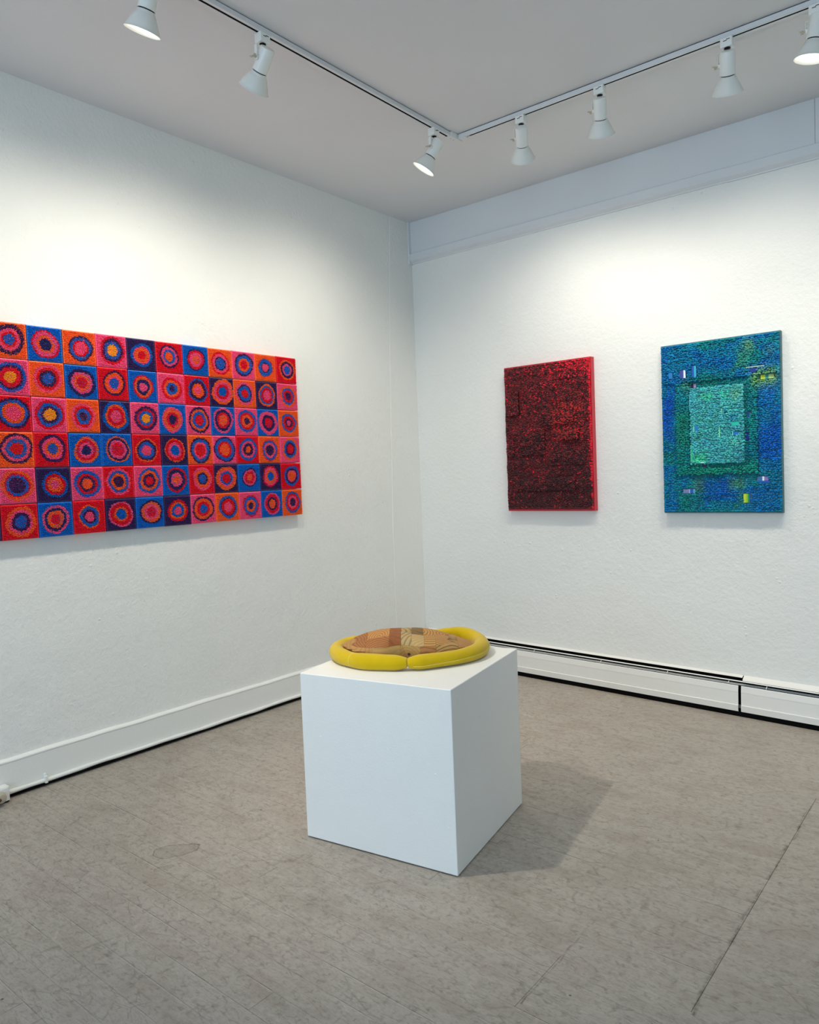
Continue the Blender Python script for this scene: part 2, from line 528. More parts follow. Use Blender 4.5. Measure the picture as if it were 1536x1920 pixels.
# painted pipe
def pipe_pts():
    out = []
    for i in range(13):
        a = math.pi * 2 * i / 12
        out.append((0.0225 + 0.0088 * math.cos(a), 0.0265 + 0.0088 * math.sin(a)))
    return out[:-1]
def pp(x, out, z):
    yy = -x
    w = 0.0012 * math.sin(yy * 5.3 + 2) + 0.0008 * math.sin(yy * 17)
    s = 1 + 0.12 * math.sin(yy * 31) * math.sin(yy * 7)
    return (0.0235 + (out - 0.0225) * s, yy, fl(0.02, yy) + 0.0265 + (z - 0.0265) * s + w)
pipe = thing('wall_pipe', 'thin white painted pipe running along the foot of the left baseboard', 'pipe', (0, 0, 0))
extrude_profile('pipe_run', pipe_pts(), 0.12, 2.894, MAT['trim'], pipe, func=pp, n=120, smooth=True)
yk = -2.735
lathe('clip', [(-0.004, 0.0), (-0.004, 0.006), (0.002, 0.0065), (0.004, 0.004), (0.0045, 0.0)], MAT['trim'], pipe, (0.019, yk, fl(0, yk) + 0.049), (1, 0, 0), 14)
box('strap', (0.016, yk - 0.006, fl(0, yk) + 0.014), (0.034, yk + 0.006, fl(0, yk) + 0.046), MAT['trim'], pipe, bevel=0.003)

# floor outlet box by the left wall
y0, zf = -2.90, fl(0.03, -2.95)
ob = thing('outlet_box', 'white painted surface outlet box with beige plug at foot of left wall', 'outlet', (0.03, -2.97, zf))
box('box_body', (-0.0125, -0.075, 0.006), (0.030, 0.071, 0.066), MAT['trim'], ob, bevel=0.004)
box('cover_plate', (0.030, -0.068, 0.009), (0.033, 0.066, 0.061), MAT['trim'], ob, bevel=0.0012)
plug = lathe('plug', [(-0.001, 0.0), (-0.001, 0.017), (0.004, 0.0215), (0.020, 0.021), (0.030, 0.016), (0.033, 0.0)], MAT['beige'], ob, (0.033, 0.028, 0.033), (1, 0, 0), 24)
lathe('cord_grip', [(0.0, 0.0), (0.0, 0.006), (0.008, 0.0065), (0.012, 0.005), (0.018, 0.006), (0.022, 0.004), (0.024, 0.0)], plain('rust_brown', (74, 44, 30), 0.6), ob, (0.064, 0.02, 0.033), (0.4, -0.9, -0.2), 14)
box('dark_ledge', (-0.0125, -0.075, -0.004), (0.020, 0.071, 0.007), MAT['dark'], ob)  # dark ledge along the underside of the box

# ------------------------------------------------------------------ baseboard heater along the back wall
heater = thing('baseboard_heater', 'long white enamel baseboard heater with black slots along the right-hand wall', 'heater', (1.5, -0.04, fl(1.5, -0.04)))
HO = heater.location.copy()
def hp(x, y, z):
    return (x - HO.x, y - HO.y, fl(x, 0.0) * 0 + fl(x, -0.04) + z - HO.z)
def hsec(name, pts, x0, x1, mat=MAT['heater'], closed=True):
    return extrude_profile(name, pts, x0, x1, mat, heater, closed=closed, func=hp, n=max(1, int((x1 - x0) / 0.25)))
def strip(pts, t):
    """give an open (y,z) polyline a thickness t"""
    back = []
    for i, (a, b) in enumerate(pts):
        p0 = Vector(pts[max(0, i - 1)])
        p1 = Vector(pts[min(len(pts) - 1, i + 1)])
        d = (p1 - p0).normalized()
        back.append((a - d.y * t, b + d.x * t))
    return pts + back[::-1]
JX = 2.1445
cover = strip([(-0.0600, 0.1635), (-0.0620, 0.1655), (-0.0638, 0.1630), (-0.0680, 0.1310), (-0.0672, 0.1290), (-0.0690, 0.0640), (-0.0735, 0.0615), (-0.0715, 0.0290), (-0.064, 0.0270)], 0.0012)
hood_l = strip([(-0.0015, 0.2085), (-0.004, 0.2070), (-0.0225, 0.2005), (-0.0235, 0.1990)], 0.0012)
hood_r = strip([(-0.0015, 0.2085), (-0.004, 0.2065), (-0.030, 0.1940), (-0.0345, 0.1880), (-0.0350, 0.1865)], 0.0012)
damper = strip([(-0.0360, 0.1850), (-0.0400, 0.1830), (-0.0425, 0.1815)], 0.0010)
secs = [(0.03, 0.482), (0.484, JX - 0.006), (JX + 0.004, 4.05), (4.055, RX - 0.03)]
for i, (a, b) in enumerate(secs):
    if i == 0:
        hsec('hood', strip([(-0.0015, 0.2085), (-0.004, 0.2075), (-0.052, 0.1870), (-0.0605, 0.1800), (-0.062, 0.1665)], 0.0012), a, b)
        hsec('front_cover', [(-0.001, 0.205), (-0.0605, 0.1700)] + [q for q in cover[2:9]] + [(-0.001, 0.027)], a, b)
        continue
    hsec('hood', hood_l if i == 1 else hood_r, a, b + (0.006 if i == 1 else 0))
    hsec('front_cover', cover, a, b - (0.004 if i == 1 else 0))
hsec('damper', damper, 0.484, RX - 0.03)
hsec('back_panel', [(-0.0006, 0.205), (-0.0030, 0.205), (-0.0030, 0.004), (-0.0006, 0.004)], 0.484, RX - 0.03, MAT['black'])  # panel and element are black, as painted shade behind the slots
hsec('heating_element', [(-0.012, 0.155), (-0.050, 0.155), (-0.050, 0.060), (-0.012, 0.060)], 0.484, RX - 0.03, MAT['black'])
hsec('black_base_strip', [(-0.004, 0.030), (-0.0600, 0.030), (-0.0640, 0.026), (-0.0640, 0.000), (-0.004, 0.000)], 0.484, RX - 0.03, MAT['black'])  # black strip set back under the front covers
for x in (0.9, 1.35, 1.75, 2.08, 2.27, 2.9, 3.5, 4.4):
    hsec('bracket_tab', [(-0.045, 0.1785), (-0.0605, 0.1700), (-0.0605, 0.1682), (-0.045, 0.1765)], x, x + 0.003, MAT['heater'])

# ------------------------------------------------------------------ ceiling track and lamps
def track(name, x0, y0, x1, y1, label):
    L = math.hypot(x1 - x0, y1 - y0)
    t = thing(name, label, 'light track', (x0, y0, H - 0.022))
    t.rotation_euler = (0, 0, math.atan2(y1 - y0, x1 - x0))
    w = 0.018
    prof = [(-w, 0.0), (-0.0055, 0.0), (-0.0055, 0.012), (0.0055, 0.012), (0.0055, 0.0), (w, 0.0), (w, 0.018), (-w, 0.018)]
    extrude_profile('rail', prof, 0.0, L, MAT['track'], t)
    box('slot_liner', (0.03, -0.0054, 0.0008), (L - 0.002, 0.0054, 0.0118), MAT['black'], t)
    box('ceiling_gap_shadow', (0.0, -0.0145, 0.018), (L, 0.0145, 0.0218), MAT['black'], t)  # black strip stands in for the shadow between rail and ceiling
    return t
tl = track('ceiling_track', 1.018, -0.885, 1.018, -5.6, 'white ceiling track with black slot running parallel to the left wall')
box('end_feed', (-0.012, -0.022, -0.0035), (0.085, 0.022, 0.0185), MAT['track'], tl, bevel=0.002)
box('end_flange', (-0.012, 0.0225, -0.0035), (0.083, 0.026, 0.021), MAT['trim'], tl, bevel=0.001)
for dx in (0.035, 0.062):
    lathe('screw', [(0, 0.0), (0, 0.0028), (0.0012, 0.0024), (0.0014, 0)], MAT['metal'], tl, (dx, 0.004, -0.0035), (0, 0, -1), 10)
tr = track('ceiling_track', 1.075, -0.896, 5.4, -0.896, 'white ceiling track with black slot running parallel to the right wall')
box('end_cap', (-0.028, -0.0182, -0.002), (0.012, 0.0182, 0.0185), MAT['track'], tr, bevel=0.001)

def make_lamp(A, M, axis, bdir, label, lit, knob='beige', power=0.0, spot=None, face=False, glow=True, off_side=0.0360):
    """A adapter centre, M middle of the cylinder, axis = direction the lamp shines, bdir = side of the bracket"""
    A, M = Vector(A), Vector(M)
    ax = Vector(axis).normalized()
    bd = Vector(bdir).normalized()
    t = thing('track_lamp', label, 'lamp', A, 'lamps on the ceiling tracks')
    m = M - A
    al = Vector((1, 0, 0)) if abs(bd.y) < 0.5 else Vector((0, 1, 0))     # along the track
    # adapter
    hx, hy = (0.0235, 0.0185) if abs(al.x) > 0.5 else (0.0185, 0.0235)
    box('adapter', (-hx, -hy, -0.017), (hx, hy, 0.020), MAT['lamp'], t, bevel=0.003)
    # latch marks on the adapter's side
    sd = Vector((0, -1, 0)) if abs(al.x) > 0.5 else Vector((1, 0, 0))
    c = sd * 0.0186 + Vector((0, 0, 0.006)) - al * 0.004
    for q in (0, 1):
        cc = c + al * (0.012 * q) + Vector((0, 0, 0.004 * q))
        e = al * 0.007 + sd * 0.0007 + Vector((0, 0, 0.0012))
        e = Vector((abs(e.x), abs(e.y), abs(e.z)))
        box('latch', tuple(cc - e), tuple(cc + e), MAT['dark'], t)
    # swivel stem
    lathe('swivel', [(-0.001, 0.0), (-0.001, 0.013), (0.003, 0.013), (0.003, 0.010), (0.006, 0.010), (0.006, 0.0075), (0.012, 0.0075), (0.012, 0.0)], MAT['knob_black'], t, (0, 0, -0.016), (0, 0, -1), 20)
    lathe('stem', [(0, 0.0), (0, 0.0045), (0.024, 0.0045), (0.024, 0.0)], MAT['lamp'], t, (0, 0, -0.026), (0.02, 0.02, -1), 12)
    # L bracket
    side = bd * off_side
    wv = al.cross(Vector((0, 0, 1))) if abs(al.dot(bd)) > 0.5 else al
    wv = Vector((0, 0, 1)).cross(bd)
    bm = bmesh.new()
    def bar(p0, p1, wide, thick, nrm):
        p0, p1 = Vector(p0), Vector(p1)
        d = (p1 - p0).normalized()
        a = wv * wide
        b = Vector(nrm) * thick
        vs = [bm.verts.new(pp_ + sa * a + sb * b) for pp_ in (p0, p1) for sa, sb in ((-1, -1), (1, -1), (1, 1), (-1, 1))]
        for f in ((0, 1, 2, 3), (7, 6, 5, 4), (0, 4, 5, 1), (1, 5, 6, 2), (2, 6, 7, 3), (3, 7, 4, 0)):
            bm.faces.new([vs[i] for i in f])
    bar((0, 0, -0.031), tuple(side + Vector((0, 0, -0.031))), 0.0075, 0.0009, (0, 0, 1))
    bar(tuple(side + Vector((0, 0, -0.0305))), tuple(Vector((side.x, side.y, m.z - 0.009))), 0.0070, 0.0009, tuple(bd))
    bmesh.ops.recalc_face_normals(bm, faces=bm.faces)
    bm_obj('bracket', bm, MAT['lamp'], t)
    kp = Vector((side.x, side.y, m.z))
    lathe('pivot', [(-0.010, 0.0), (-0.010, 0.0085), (0.0, 0.0085), (0.002, 0.006), (0.002, 0.0)], MAT['lamp'], t, tuple(kp - bd * 0.001), tuple(bd), 18)
    if knob == 'black':
        lathe('knob', [(0.002, 0.0), (0.002, 0.0052), (0.017, 0.0048), (0.018, 0.004), (0.018, 0.0)], MAT['knob_black'], t, tuple(kp), tuple(bd), 16)
    else:
        bm = bmesh.new()
        cyl = bmesh.ops.create_cone(bm, cap_ends=True, segments=12, radius1=0.0045, radius2=0.0035, depth=0.012)
        for sgn in (-1, 1):
            vs = add_box(bm, (sgn * 0.003 if sgn > 0 else -0.014, -0.0016, -0.001), (0.014 if sgn > 0 else -0.003, 0.0016, 0.009))
            for v_ in vs:
                if abs(v_.co.x) > 0.01:
                    v_.co.z += 0.004
        q = bd.to_track_quat('Z', 'Y')
        bmesh.ops.transform(bm, matrix=Matrix.Translation(kp + bd * 0.008) @ q.to_matrix().to_4x4(), verts=bm.verts)
        bm_obj('wing_nut', bm, MAT['knob_beige'], t)
    # housing cylinder, dark neck, flared shade, recessed bulb
    Q = 0.905
    sc = lambda prof: [((a_ if a_ < 0.0545 else 0.0545 + (a_ - 0.0545) * 0.80) * Q, b_ * Q) for a_, b_ in prof]
    lathe('housing', sc([(-0.052, 0.0), (-0.052, 0.026), (-0.0505, 0.0300), (-0.046, 0.0320), (0.044, 0.0325), (0.0445, 0.0318), (0.040, 0.0305), (0.040, 0.0)]), MAT['lamp'], t, tuple(m), tuple(ax), 40)
    lathe('neck_gap', sc([(0.039, 0.0), (0.039, 0.0275), (0.054, 0.0275), (0.054, 0.0)]), MAT['knob_black'], t, tuple(m), tuple(ax), 28)
    out = [(0.0485, 0.0290), (0.0490, 0.0320), (0.0610, 0.0362), (0.0625, 0.0382), (0.075, 0.0437), (0.090, 0.0500), (0.106, 0.0562), (0.122, 0.0615), (0.134, 0.0655), (0.136, 0.0680), (0.1375, 0.0680)]
    inn = [(0.1375, 0.0662), (0.134, 0.0640), (0.122, 0.0600), (0.106, 0.0546), (0.090, 0.0485), (0.075, 0.042), (0.0625, 0.0365), (0.0510, 0.0290)]
    lathe('shade', sc(out + inn), MAT['shade'], t, tuple(m), tuple(ax), 48)
    lathe('bulb', sc([(0.056, 0.0), (0.056, 0.022), (0.080, 0.033), (0.104, 0.0440), (0.1130, 0.0465), (0.1190, 0.0450), (0.1220, 0.0350), (0.1235, 0.018), (0.1240, 0.0)]), MAT['bulb'] if lit else MAT['shade_in'], t, tuple(m), tuple(ax), 36)
    if power > 0:
        l = D.lights.new('lamp_beam', 'SPOT')
        l.energy = power
        l.color = SPOT_C
        l.spot_size = math.radians(spot[1] if spot else 70)
        l.spot_blend = spot[2] if spot else 0.9
        l.shadow_soft_size = 0.035
        o = D.objects.new('lamp_beam', l)
        COL.objects.link(o)
        o.parent = t
        o.location = m + ax * 0.114
        d = ax if not spot or spot[0] is None else (Vector(spot[0]) - (A + o.location)).normalized()
        o.rotation_euler = d.to_track_quat('-Z', 'Y').to_euler()
    return t

def ray_px(u, v):
    return CF + CR * ((u - 768) / FPX) - CU * ((v - 960) / FPX)
def aim(M, u, v, tau):
    """axis of a lamp whose shade ends towards pixel (u, v); tau leans it away from the viewer (degrees)"""
    d = (Vector(M) - CAM).normalized()
    q = ray_px(u, v).normalized()
    p_ = (q - d * q.dot(d)).normalized()
    t = math.radians(tau)
    return p_ * math.cos(t) + d * math.sin(t)

ZA = H - 0.022 - 0.020
LL = 0.1375
def left_lamp(y, rim, label, tau=0, bd=(0, -1, 0), drop=0.078, **kw):
    A = (1.018, y, ZA)
    M = (1.018, y, ZA - drop)
    ax = aim(M, *rim, tau)
    print('lamp', y, tuple(round(c, 2) for c in ax.normalized()))
    return make_lamp(A, M, ax, bd, label, **kw)
def right_lamp(x, rim, label, tau=0, bd=(-1, 0, 0), drop=0.078, **kw):
    A = (x, -0.896, ZA)
    M = (x, -0.896, ZA - drop)
    ax = aim(M, *rim, tau)
    print('lamp', x, tuple(round(c, 2) for c in ax.normalized()))
    return make_lamp(A, M, ax, bd, label, **kw)
PW = 41
left_lamp(-2.680, (266.5, 61.5), 'lit white track lamp cut off by the top edge, above the tile artwork', tau=-11, drop=0.062, lit=True, knob='black', power=PW * 0.75, spot=((0.0, -3.0, 1.2), 130, 1.0))
left_lamp(-2.186, (476.7, 163.8), 'white lamp with hidden face, middle of the three on the left track', tau=10, lit=True, power=PW, spot=((0.0, -2.1, 1.25), 130, 1.0))
left_lamp(-1.085, (796, 314), 'lit white track lamp with scuffed shade, beside the joint of the two tracks', tau=-13, lit=True, power=PW * 0.85, spot=((0.0, -1.2, 1.25), 130, 1.0))
right_lamp(1.407, (980.5, 299), 'white lamp with beige wing nut on right track, nearest the track joint', tau=24, lit=True, power=PW * 0.56, spot=((1.15, 0.0, 1.3), 125, 1.0))
right_lamp(1.815, (1127.8, 252.5), 'white lamp with a black knob, second from the joint on right track', tau=14, lit=True, power=PW * 0.56, spot=((1.6, 0.0, 1.3), 125, 1.0))
right_lamp(2.368, (1364.7, 171), 'white lamp above the blue canvas, beside the glowing lamp at right edge', tau=10, lit=True, power=PW * 0.56, spot=((2.3, 0.0, 1.25), 125, 1.0))
right_lamp(2.692, (1520, 115), 'glowing white track lamp cut off by the right edge of the picture', tau=-20, drop=0.062, lit=True, power=PW * 0.9, spot=((2.2, -0.5, 0.0), 100, 1.0))
# lamps of the same tracks outside the picture
key = make_lamp((1.018, -3.19, ZA), (1.018, -3.19, ZA - 0.078), (0.33, 0.75, -1.6), (0, -1, 0), 'lit white track lamp outside the picture aimed at the white pedestal', lit=True, power=112, spot=((1.75, -1.65, 0.2), 66, 0.9))
make_lamp((1.018, -3.95, ZA), (1.018, -3.95, ZA - 0.078), (-0.7, 0.1, -0.8), (0, -1, 0), 'lit white track lamp outside the picture farthest along the left track', lit=True, power=PW * 0.7, spot=((0.0, -3.9, 1.2), 120, 1.0))
make_lamp((3.3, -0.896, ZA), (3.3, -0.896, ZA - 0.078), (0.0, 0.6, -0.8), (-1, 0, 0), 'lit white track lamp outside the picture farthest along the right track', lit=True, power=PW * 0.8, spot=((3.2, 0.0, 1.3), 120, 1.0))

# ------------------------------------------------------------------ plinth
PA = 0.1765
ca, sa = math.cos(PA), math.sin(PA)
PW_, PD_, PH_ = 0.6079, 0.6072, 0.6255
A0 = Vector((PX, PY))
B0 = A0 + Vector((-ca, -sa)) * PW_
D0 = A0 + Vector((-sa, ca)) * PD_
E0 = B0 + D0 - A0
cen = (A0 + E0) / 2
bm = bmesh.new()
base, top = [], []
for q in (B0, A0, D0, E0):
    base.append(bm.verts.new((q.x - cen.x, q.y - cen.y, fl(q.x, q.y) + 0.0035)))
    top.append(bm.verts.new((q.x - cen.x, q.y - cen.y, PH_)))
bm.faces.new(base[::-1])
bm.faces.new(top)
for i in range(4):
    j = (i + 1) % 4
    bm.faces.new((base[i], base[j], top[j], top[i]))
bmesh.ops.bevel(bm, geom=bm.edges[:], offset=0.0035, segments=3, affect='EDGES', profile=0.6)
# slightly rounded, worn lower front corner
for v in bm.verts:
    d = (Vector((v.co.x + cen.x, v.co.y + cen.y)) - B0).length
    if v.co.z < 0.05 and d < 0.03:
        pass
plinth = thing('pedestal', 'white painted cube pedestal standing alone on the grey floor', 'pedestal', (cen.x, cen.y, 0.0))
bm_obj('pedestal_body', bm, MAT['plinth'], plinth)
ft = bmesh.new()
vv = []
for z in (0, 1):
    for q in (B0, A0, D0, E0):
        qq = cen + (q - cen) * 0.975
        vv.append(ft.verts.new((qq.x - cen.x, qq.y - cen.y, fl(qq.x, qq.y) + (0.0 if z == 0 else 0.008))))
for f in ((0, 3, 2, 1), (4, 5, 6, 7), (0, 1, 5, 4), (1, 2, 6, 5), (2, 3, 7, 6), (3, 0, 4, 7)):
    ft.faces.new([vv[i] for i in f])
bm_obj('foot_gap_shade', ft, MAT['black'], plinth)  # black block in place of the shade in the gap under the pedestal
# nail dimples / dabs of paint on the faces
fn = Vector((sa, -ca, 0))
rn = Vector((ca, sa, 0))
for fu, fz, side in ((0.13, 0.40, 0), (0.885, 0.335, 0), (0.955, 0.16, 0), (0.37, 0.47, 1), (0.80, 0.11, 1)):
    if side == 0:
        q = B0 + (A0 - B0) * fu
        nrm = fn
    else:
        q = A0 + (D0 - A0) * fu
        nrm = rn
    lathe('paint_dab', [(-0.001, 0.0), (-0.001, 0.0042), (0.0006, 0.0034), (0.0011, 0.0)], MAT['plinth'], plinth, (q.x - cen.x, q.y - cen.y, fz), tuple(nrm), 12)

# ------------------------------------------------------------------ sculpture: laminated wood and yellow stuffed tube
Ru = Vector((0.77999, 0.62580, 0))
Fv = Vector((-0.62735, 0.77874, 0))
SO = Vector((1.42, -1.95, PH_))

def wood_mat(name, c_light, c_dark, center, freq, axis='z', warp=0.01, contrast=0.6, rough=0.62):
    """growth rings around a centre line, in the sculpture's own frame"""
    k = NT(name)
    tc = k.n('ShaderNodeTexCoord')
    mp = k.n('ShaderNodeMapping')
    mp.inputs['Location'].default_value = tuple(-c for c in center)
    k.l(tc.outputs['Object'], mp.inputs[0])
    nz = k.n('ShaderNodeTexNoise', i_Scale=9.0, i_Detail=2.0)
    k.l(tc.outputs['Object'], nz.inputs['Vector'])
    ad = k.n('ShaderNodeVectorMath', operation='MULTIPLY_ADD')
    k.l(nz.outputs['Color'], ad.inputs[0])
    ad.inputs[1].default_value = (warp, warp, warp)
    k.l(mp.outputs[0], ad.inputs[2])
    m2 = k.n('ShaderNodeMapping')
    m2.inputs['Scale'].default_value = {'z': (1, 1, 0), 'y': (1, 0.05, 1), 'x': (0.05, 1, 1)}[axis]
    k.l(ad.outputs[0], m2.inputs[0])
    ln = k.n('ShaderNodeVectorMath', operation='LENGTH')
    k.l(m2.outputs[0], ln.inputs[0])
    w = k.math('FRACT', k.math('MULTIPLY', ln.outputs['Value'], freq))
    rg = k.ramp(w, [(0.0, 0.0), (0.55, 0.15), (0.86, 1.0), (0.95, 0.9), (1.0, 0.0)])
    fine = k.noise(k.pos((60, 60, 60), obj=True), 3, 4)
    cl = lin(c_light)
    cl = (cl[0] * 0.80, cl[1] * 0.76, cl[2] * 0.52)
    base = k.mix(fine, tuple(v * 0.80 for v in cl), tuple(min(1, v * 1.08) for v in cl))
    k.l(k.mix(k.math('MULTIPLY', rg, contrast), base, tuple(v * 0.60 for v in lin(c_dark))), k.b.inputs['Base Color'])
    k.b.inputs['Roughness'].default_value = rough
    k.b.inputs['Specular IOR Level'].default_value = 0.22
    return k.m

TP = [(0.001, -0.246), (-0.034, -0.239), (-0.080, -0.228), (-0.122, -0.215), (-0.165, -0.196), (-0.203, -0.165), (-0.238, -0.118), (-0.262, -0.066), (-0.272, -0.010), (-0.266, 0.050), (-0.243, 0.096),
      (-0.205, 0.124), (-0.140, 0.138), (-0.060, 0.142), (0.030, 0.142), (0.110, 0.146), (0.180, 0.154), (0.232, 0.150), (0.266, 0.120), (0.288, 0.070), (0.294, 0.015), (0.290, -0.045), (0.272, -0.100), (0.238, -0.150),
      (0.190, -0.188), (0.140, -0.212), (0.090, -0.230), (0.045, -0.243), (0.008, -0.247)]
TR = [0.0180, 0.0270, 0.0285, 0.0302, 0.0292, 0.0268, 0.0292, 0.0290, 0.0280, 0.0265, 0.0260,
      0.026, 0.027, 0.027, 0.027, 0.028, 0.029, 0.0295, 0.0290, 0.0275, 0.0285, 0.0300, 0.0295, 0.0280,
      0.0262, 0.0260, 0.0268, 0.0265, 0.0180]
def catmull(P, t):
    i = min(max(int(t), 0), len(P) - 2)
    f_ = t - i
    g = lambda j: np.array(P[min(max(j, 0), len(P) - 1)], float)
    p0, p1, p2, p3 = g(i - 1), g(i), g(i + 1), g(i + 2)
    return 0.5 * ((2 * p1) + (-p0 + p2) * f_ + (2 * p0 - 5 * p1 + 4 * p2 - p3) * f_ ** 2 + (-p0 + 3 * p1 - 3 * p2 + p3) * f_ ** 3)
def tube_frame(t):
    c = catmull(TP, t)
    d = catmull(TP, min(t + 0.05, len(TP) - 1)) - catmull(TP, max(t - 0.05, 0))
    d /= np.linalg.norm(d)
    r = float(catmull([(x,) for x in TR], t)[0])
    return c, d, r
def tube_point(t, a):
    c, d, r = tube_frame(t)
    zc = 0.0275
    back = 0.0
    lift = 0.010 * math.exp(-((t - 16.5) / 1.8) ** 2)
    n = np.array([d[1], -d[0]])
    ru = r * (1.06 + 0.02 * math.sin(3 * t + a))
    x = c[0] + n[0] * math.cos(a) * ru
    y = c[1] + n[1] * math.cos(a) * ru
    z = zc + lift + math.sin(a) * r * 1.02
    return (x, y, max(z, 0.0006))
TUBE_S = []
for q in range(0, 29 * 6 - 5):
    t_ = q / 6.0
    c_, d_, r_ = tube_frame(t_)
    TUBE_S.append((c_[0], c_[1], r_ * 1.09 + 0.0015, 0.0275))
NOTCH_U = -0.005
def outline(th):
    c, s = math.cos(th), math.sin(th)
    a = 0.250 if c < 0 else 0.264
    b = 0.150 if s < 0 else 0.125
    e = 0.88
    u = a * math.copysign(abs(c) ** e, c)
    v = b * math.copysign(abs(s) ** e, s)
    if s < 0:
        v += 0.046 * math.exp(-((u - NOTCH_U) / 0.050) ** 2)
    return u, v
PROF = [(0.0008, 0.80), (0.012, 0.90), (0.028, 0.965), (0.045, 1.0), (0.060, 0.995), (0.069, 0.965), (0.077, 0.905), (0.085, 0.835), (0.0915, 0.75), (0.0960, 0.655), (0.0985, 0.55), (0.1005, 0.36), (0.1010, 0.0)]
def wood_body():
    bm = bmesh.new()
    N = 72
    rings = []
    for z, s in PROF:
        cx = 0.013 - 0.036 * (z / 0.097)
        cy = -0.055 + 0.020 * (z / 0.097)
        if s == 0:
            rings.append([bm.verts.new((cx, cy, z))])
        else:
            rg = []
            for i in range(N):
                u, v = outline(2 * math.pi * i / N)
                zz = z * (1 - 0.26 * min(1, abs(u) / 0.246) ** 4)
                q = Vector((cx + u * s, cy + v * s, zz))
                for _ in range(3):      # rest against the tube, not inside it
                    for tx, ty, trr, tz in TUBE_S:
                        dd = math.sqrt((q.x - tx) ** 2 + (q.y - ty) ** 2 + (q.z - tz) ** 2)
                        if dd < trr:
                            hz = math.sqrt(max(trr ** 2 - (q.z - tz) ** 2, 0))
                            dv = Vector((cx * 0.5 + q.x * 0.0 - tx + 0.5 * cx, cy - ty))
                            dh = Vector((q.x - tx, q.y - ty))
                            dn = Vector((-tx, -0.02 - ty)).normalized()
                            need = hz - dh.dot(dn)
                            if need > 0:
                                q.x += dn.x * need * 0.6
                                q.y += dn.y * need * 0.6
                rg.append(bm.verts.new(q))
            rings.append(rg)
    bm.faces.new(rings[0][::-1])
    for p_, q_ in zip(rings[:-1], rings[1:]):
        for i in range(N):
            j = (i + 1) % N
            if len(q_) == 1:
                bm.faces.new((p_[i], p_[j], q_[0]))
            else:
                bm.faces.new((p_[i], p_[j], q_[j], q_[i]))
    return bm
wood = thing('wood_sculpture', 'smooth laminated wooden mound with end grain rings, lying inside the yellow tube', 'sculpture', SO)
wood.rotation_euler = (0, 0, math.atan2(Ru.y, Ru.x))
ZS = 0.0690
TAN, PALE, RED, GREY = (214, 172, 128), (216, 190, 150), (176, 108, 72), (150, 122, 98)
BL = [   # u0, u1, v0, v1, z0, z1, material
    (-1, -0.150, -1, 1, ZS, 1, wood_mat('wood_upper_far_left', (190, 130, 92), (140, 80, 52), (-0.20, -0.03, 0.02), 150, 'y', contrast=0.8)),
    (-0.150, -0.062, -0.112, 1, ZS, 1, wood_mat('wood_big_rings', (220, 168, 118), (160, 92, 54), (-0.103, -0.015, 0.0), 105, 'z', contrast=0.9)),
    (-0.150, -0.062, -1, -0.112, ZS, 1, wood_mat('wood_fine_rings', (196, 134, 92), (140, 78, 48), (-0.09, -0.16, 0.02), 190, 'y', contrast=0.85)),
    (-0.062, -0.018, -1, 1, ZS, 1, wood_mat('wood_red_brown', (166, 104, 74), (140, 82, 56), (0.3, 0, 0), 60, 'x', contrast=0.4)),
    (-0.018, 0.022, -1, 1, ZS, 1, wood_mat('wood_pale_curved', (206, 180, 142), (132, 112, 92), (-0.07, -0.02, 0.0), 44, 'z', warp=0.03, contrast=0.8)),
    (0.022, 0.068, -0.095, 1, ZS, 1, wood_mat('wood_grey_brown', (158, 128, 100), (118, 92, 70), (0.1, 0.3, 0.0), 70, 'x', warp=0.02, contrast=0.6)),
    (0.022, 0.068, -1, -0.095, ZS, 1, wood_mat('wood_pale_small', (214, 184, 142), (188, 152, 110), (0.02, -0.05, 0.0), 90, 'z', contrast=0.6)),
    (0.068, 0.112, -1, 1, ZS, 1, wood_mat('wood_arcs_left', (222, 176, 124), (156, 98, 60), (0.070, 0.01, 0.0), 92, 'z', contrast=0.9)),
    (0.112, 0.172, -1, 1, ZS, 1, wood_mat('wood_arcs_right', (218, 170, 120), (152, 96, 60), (0.142, 0.015, 0.0), 96, 'z', contrast=0.9)),
    (0.172, 1, -1, 1, ZS, 1, wood_mat('wood_upper_far_right', (206, 166, 122), (170, 126, 86), (0.12, 0.1, 0.0), 70, 'z', contrast=0.5)),
    (-1, -0.125, -1, 1, -1, ZS, wood_mat('wood_lower_far_left', (204, 158, 114), (178, 126, 84), (-0.18, -0.2, 0.1), 70, 'y', warp=0.03, contrast=0.5)),
    (-0.125, -0.022, -1, 1, -1, ZS, wood_mat('wood_lower_left', (208, 172, 124), (188, 148, 98), (-0.07, -0.2, 0.2), 60, 'x', warp=0.03, contrast=0.4)),
    (-0.022, 0.052, -1, 1, -1, ZS, wood_mat('wood_lower_knot', (206, 168, 118), (176, 132, 86), (0.014, -0.13, 0.028), 90, 'y', warp=0.02, contrast=0.5)),
    (0.052, 0.112, -1, 1, -1, ZS, wood_mat('wood_lower_reddish', (196, 142, 98), (150, 92, 58), (0.09, -0.1, 0.09), 90, 'x', warp=0.03, contrast=0.7)),
    (0.112, 0.196, -1, 1, -1, ZS, wood_mat('wood_lower_lines', (212, 172, 126), (120, 84, 58), (0.17, -0.1, -0.045), 110, 'y', warp=0.02, contrast=0.85)),
    (0.196, 1, -1, 1, -1, ZS, wood_mat('wood_lower_far_right', (204, 160, 116), (176, 128, 88), (0.28, 0.0, 0.0), 80, 'z', contrast=0.5)),
]
src = wood_body()
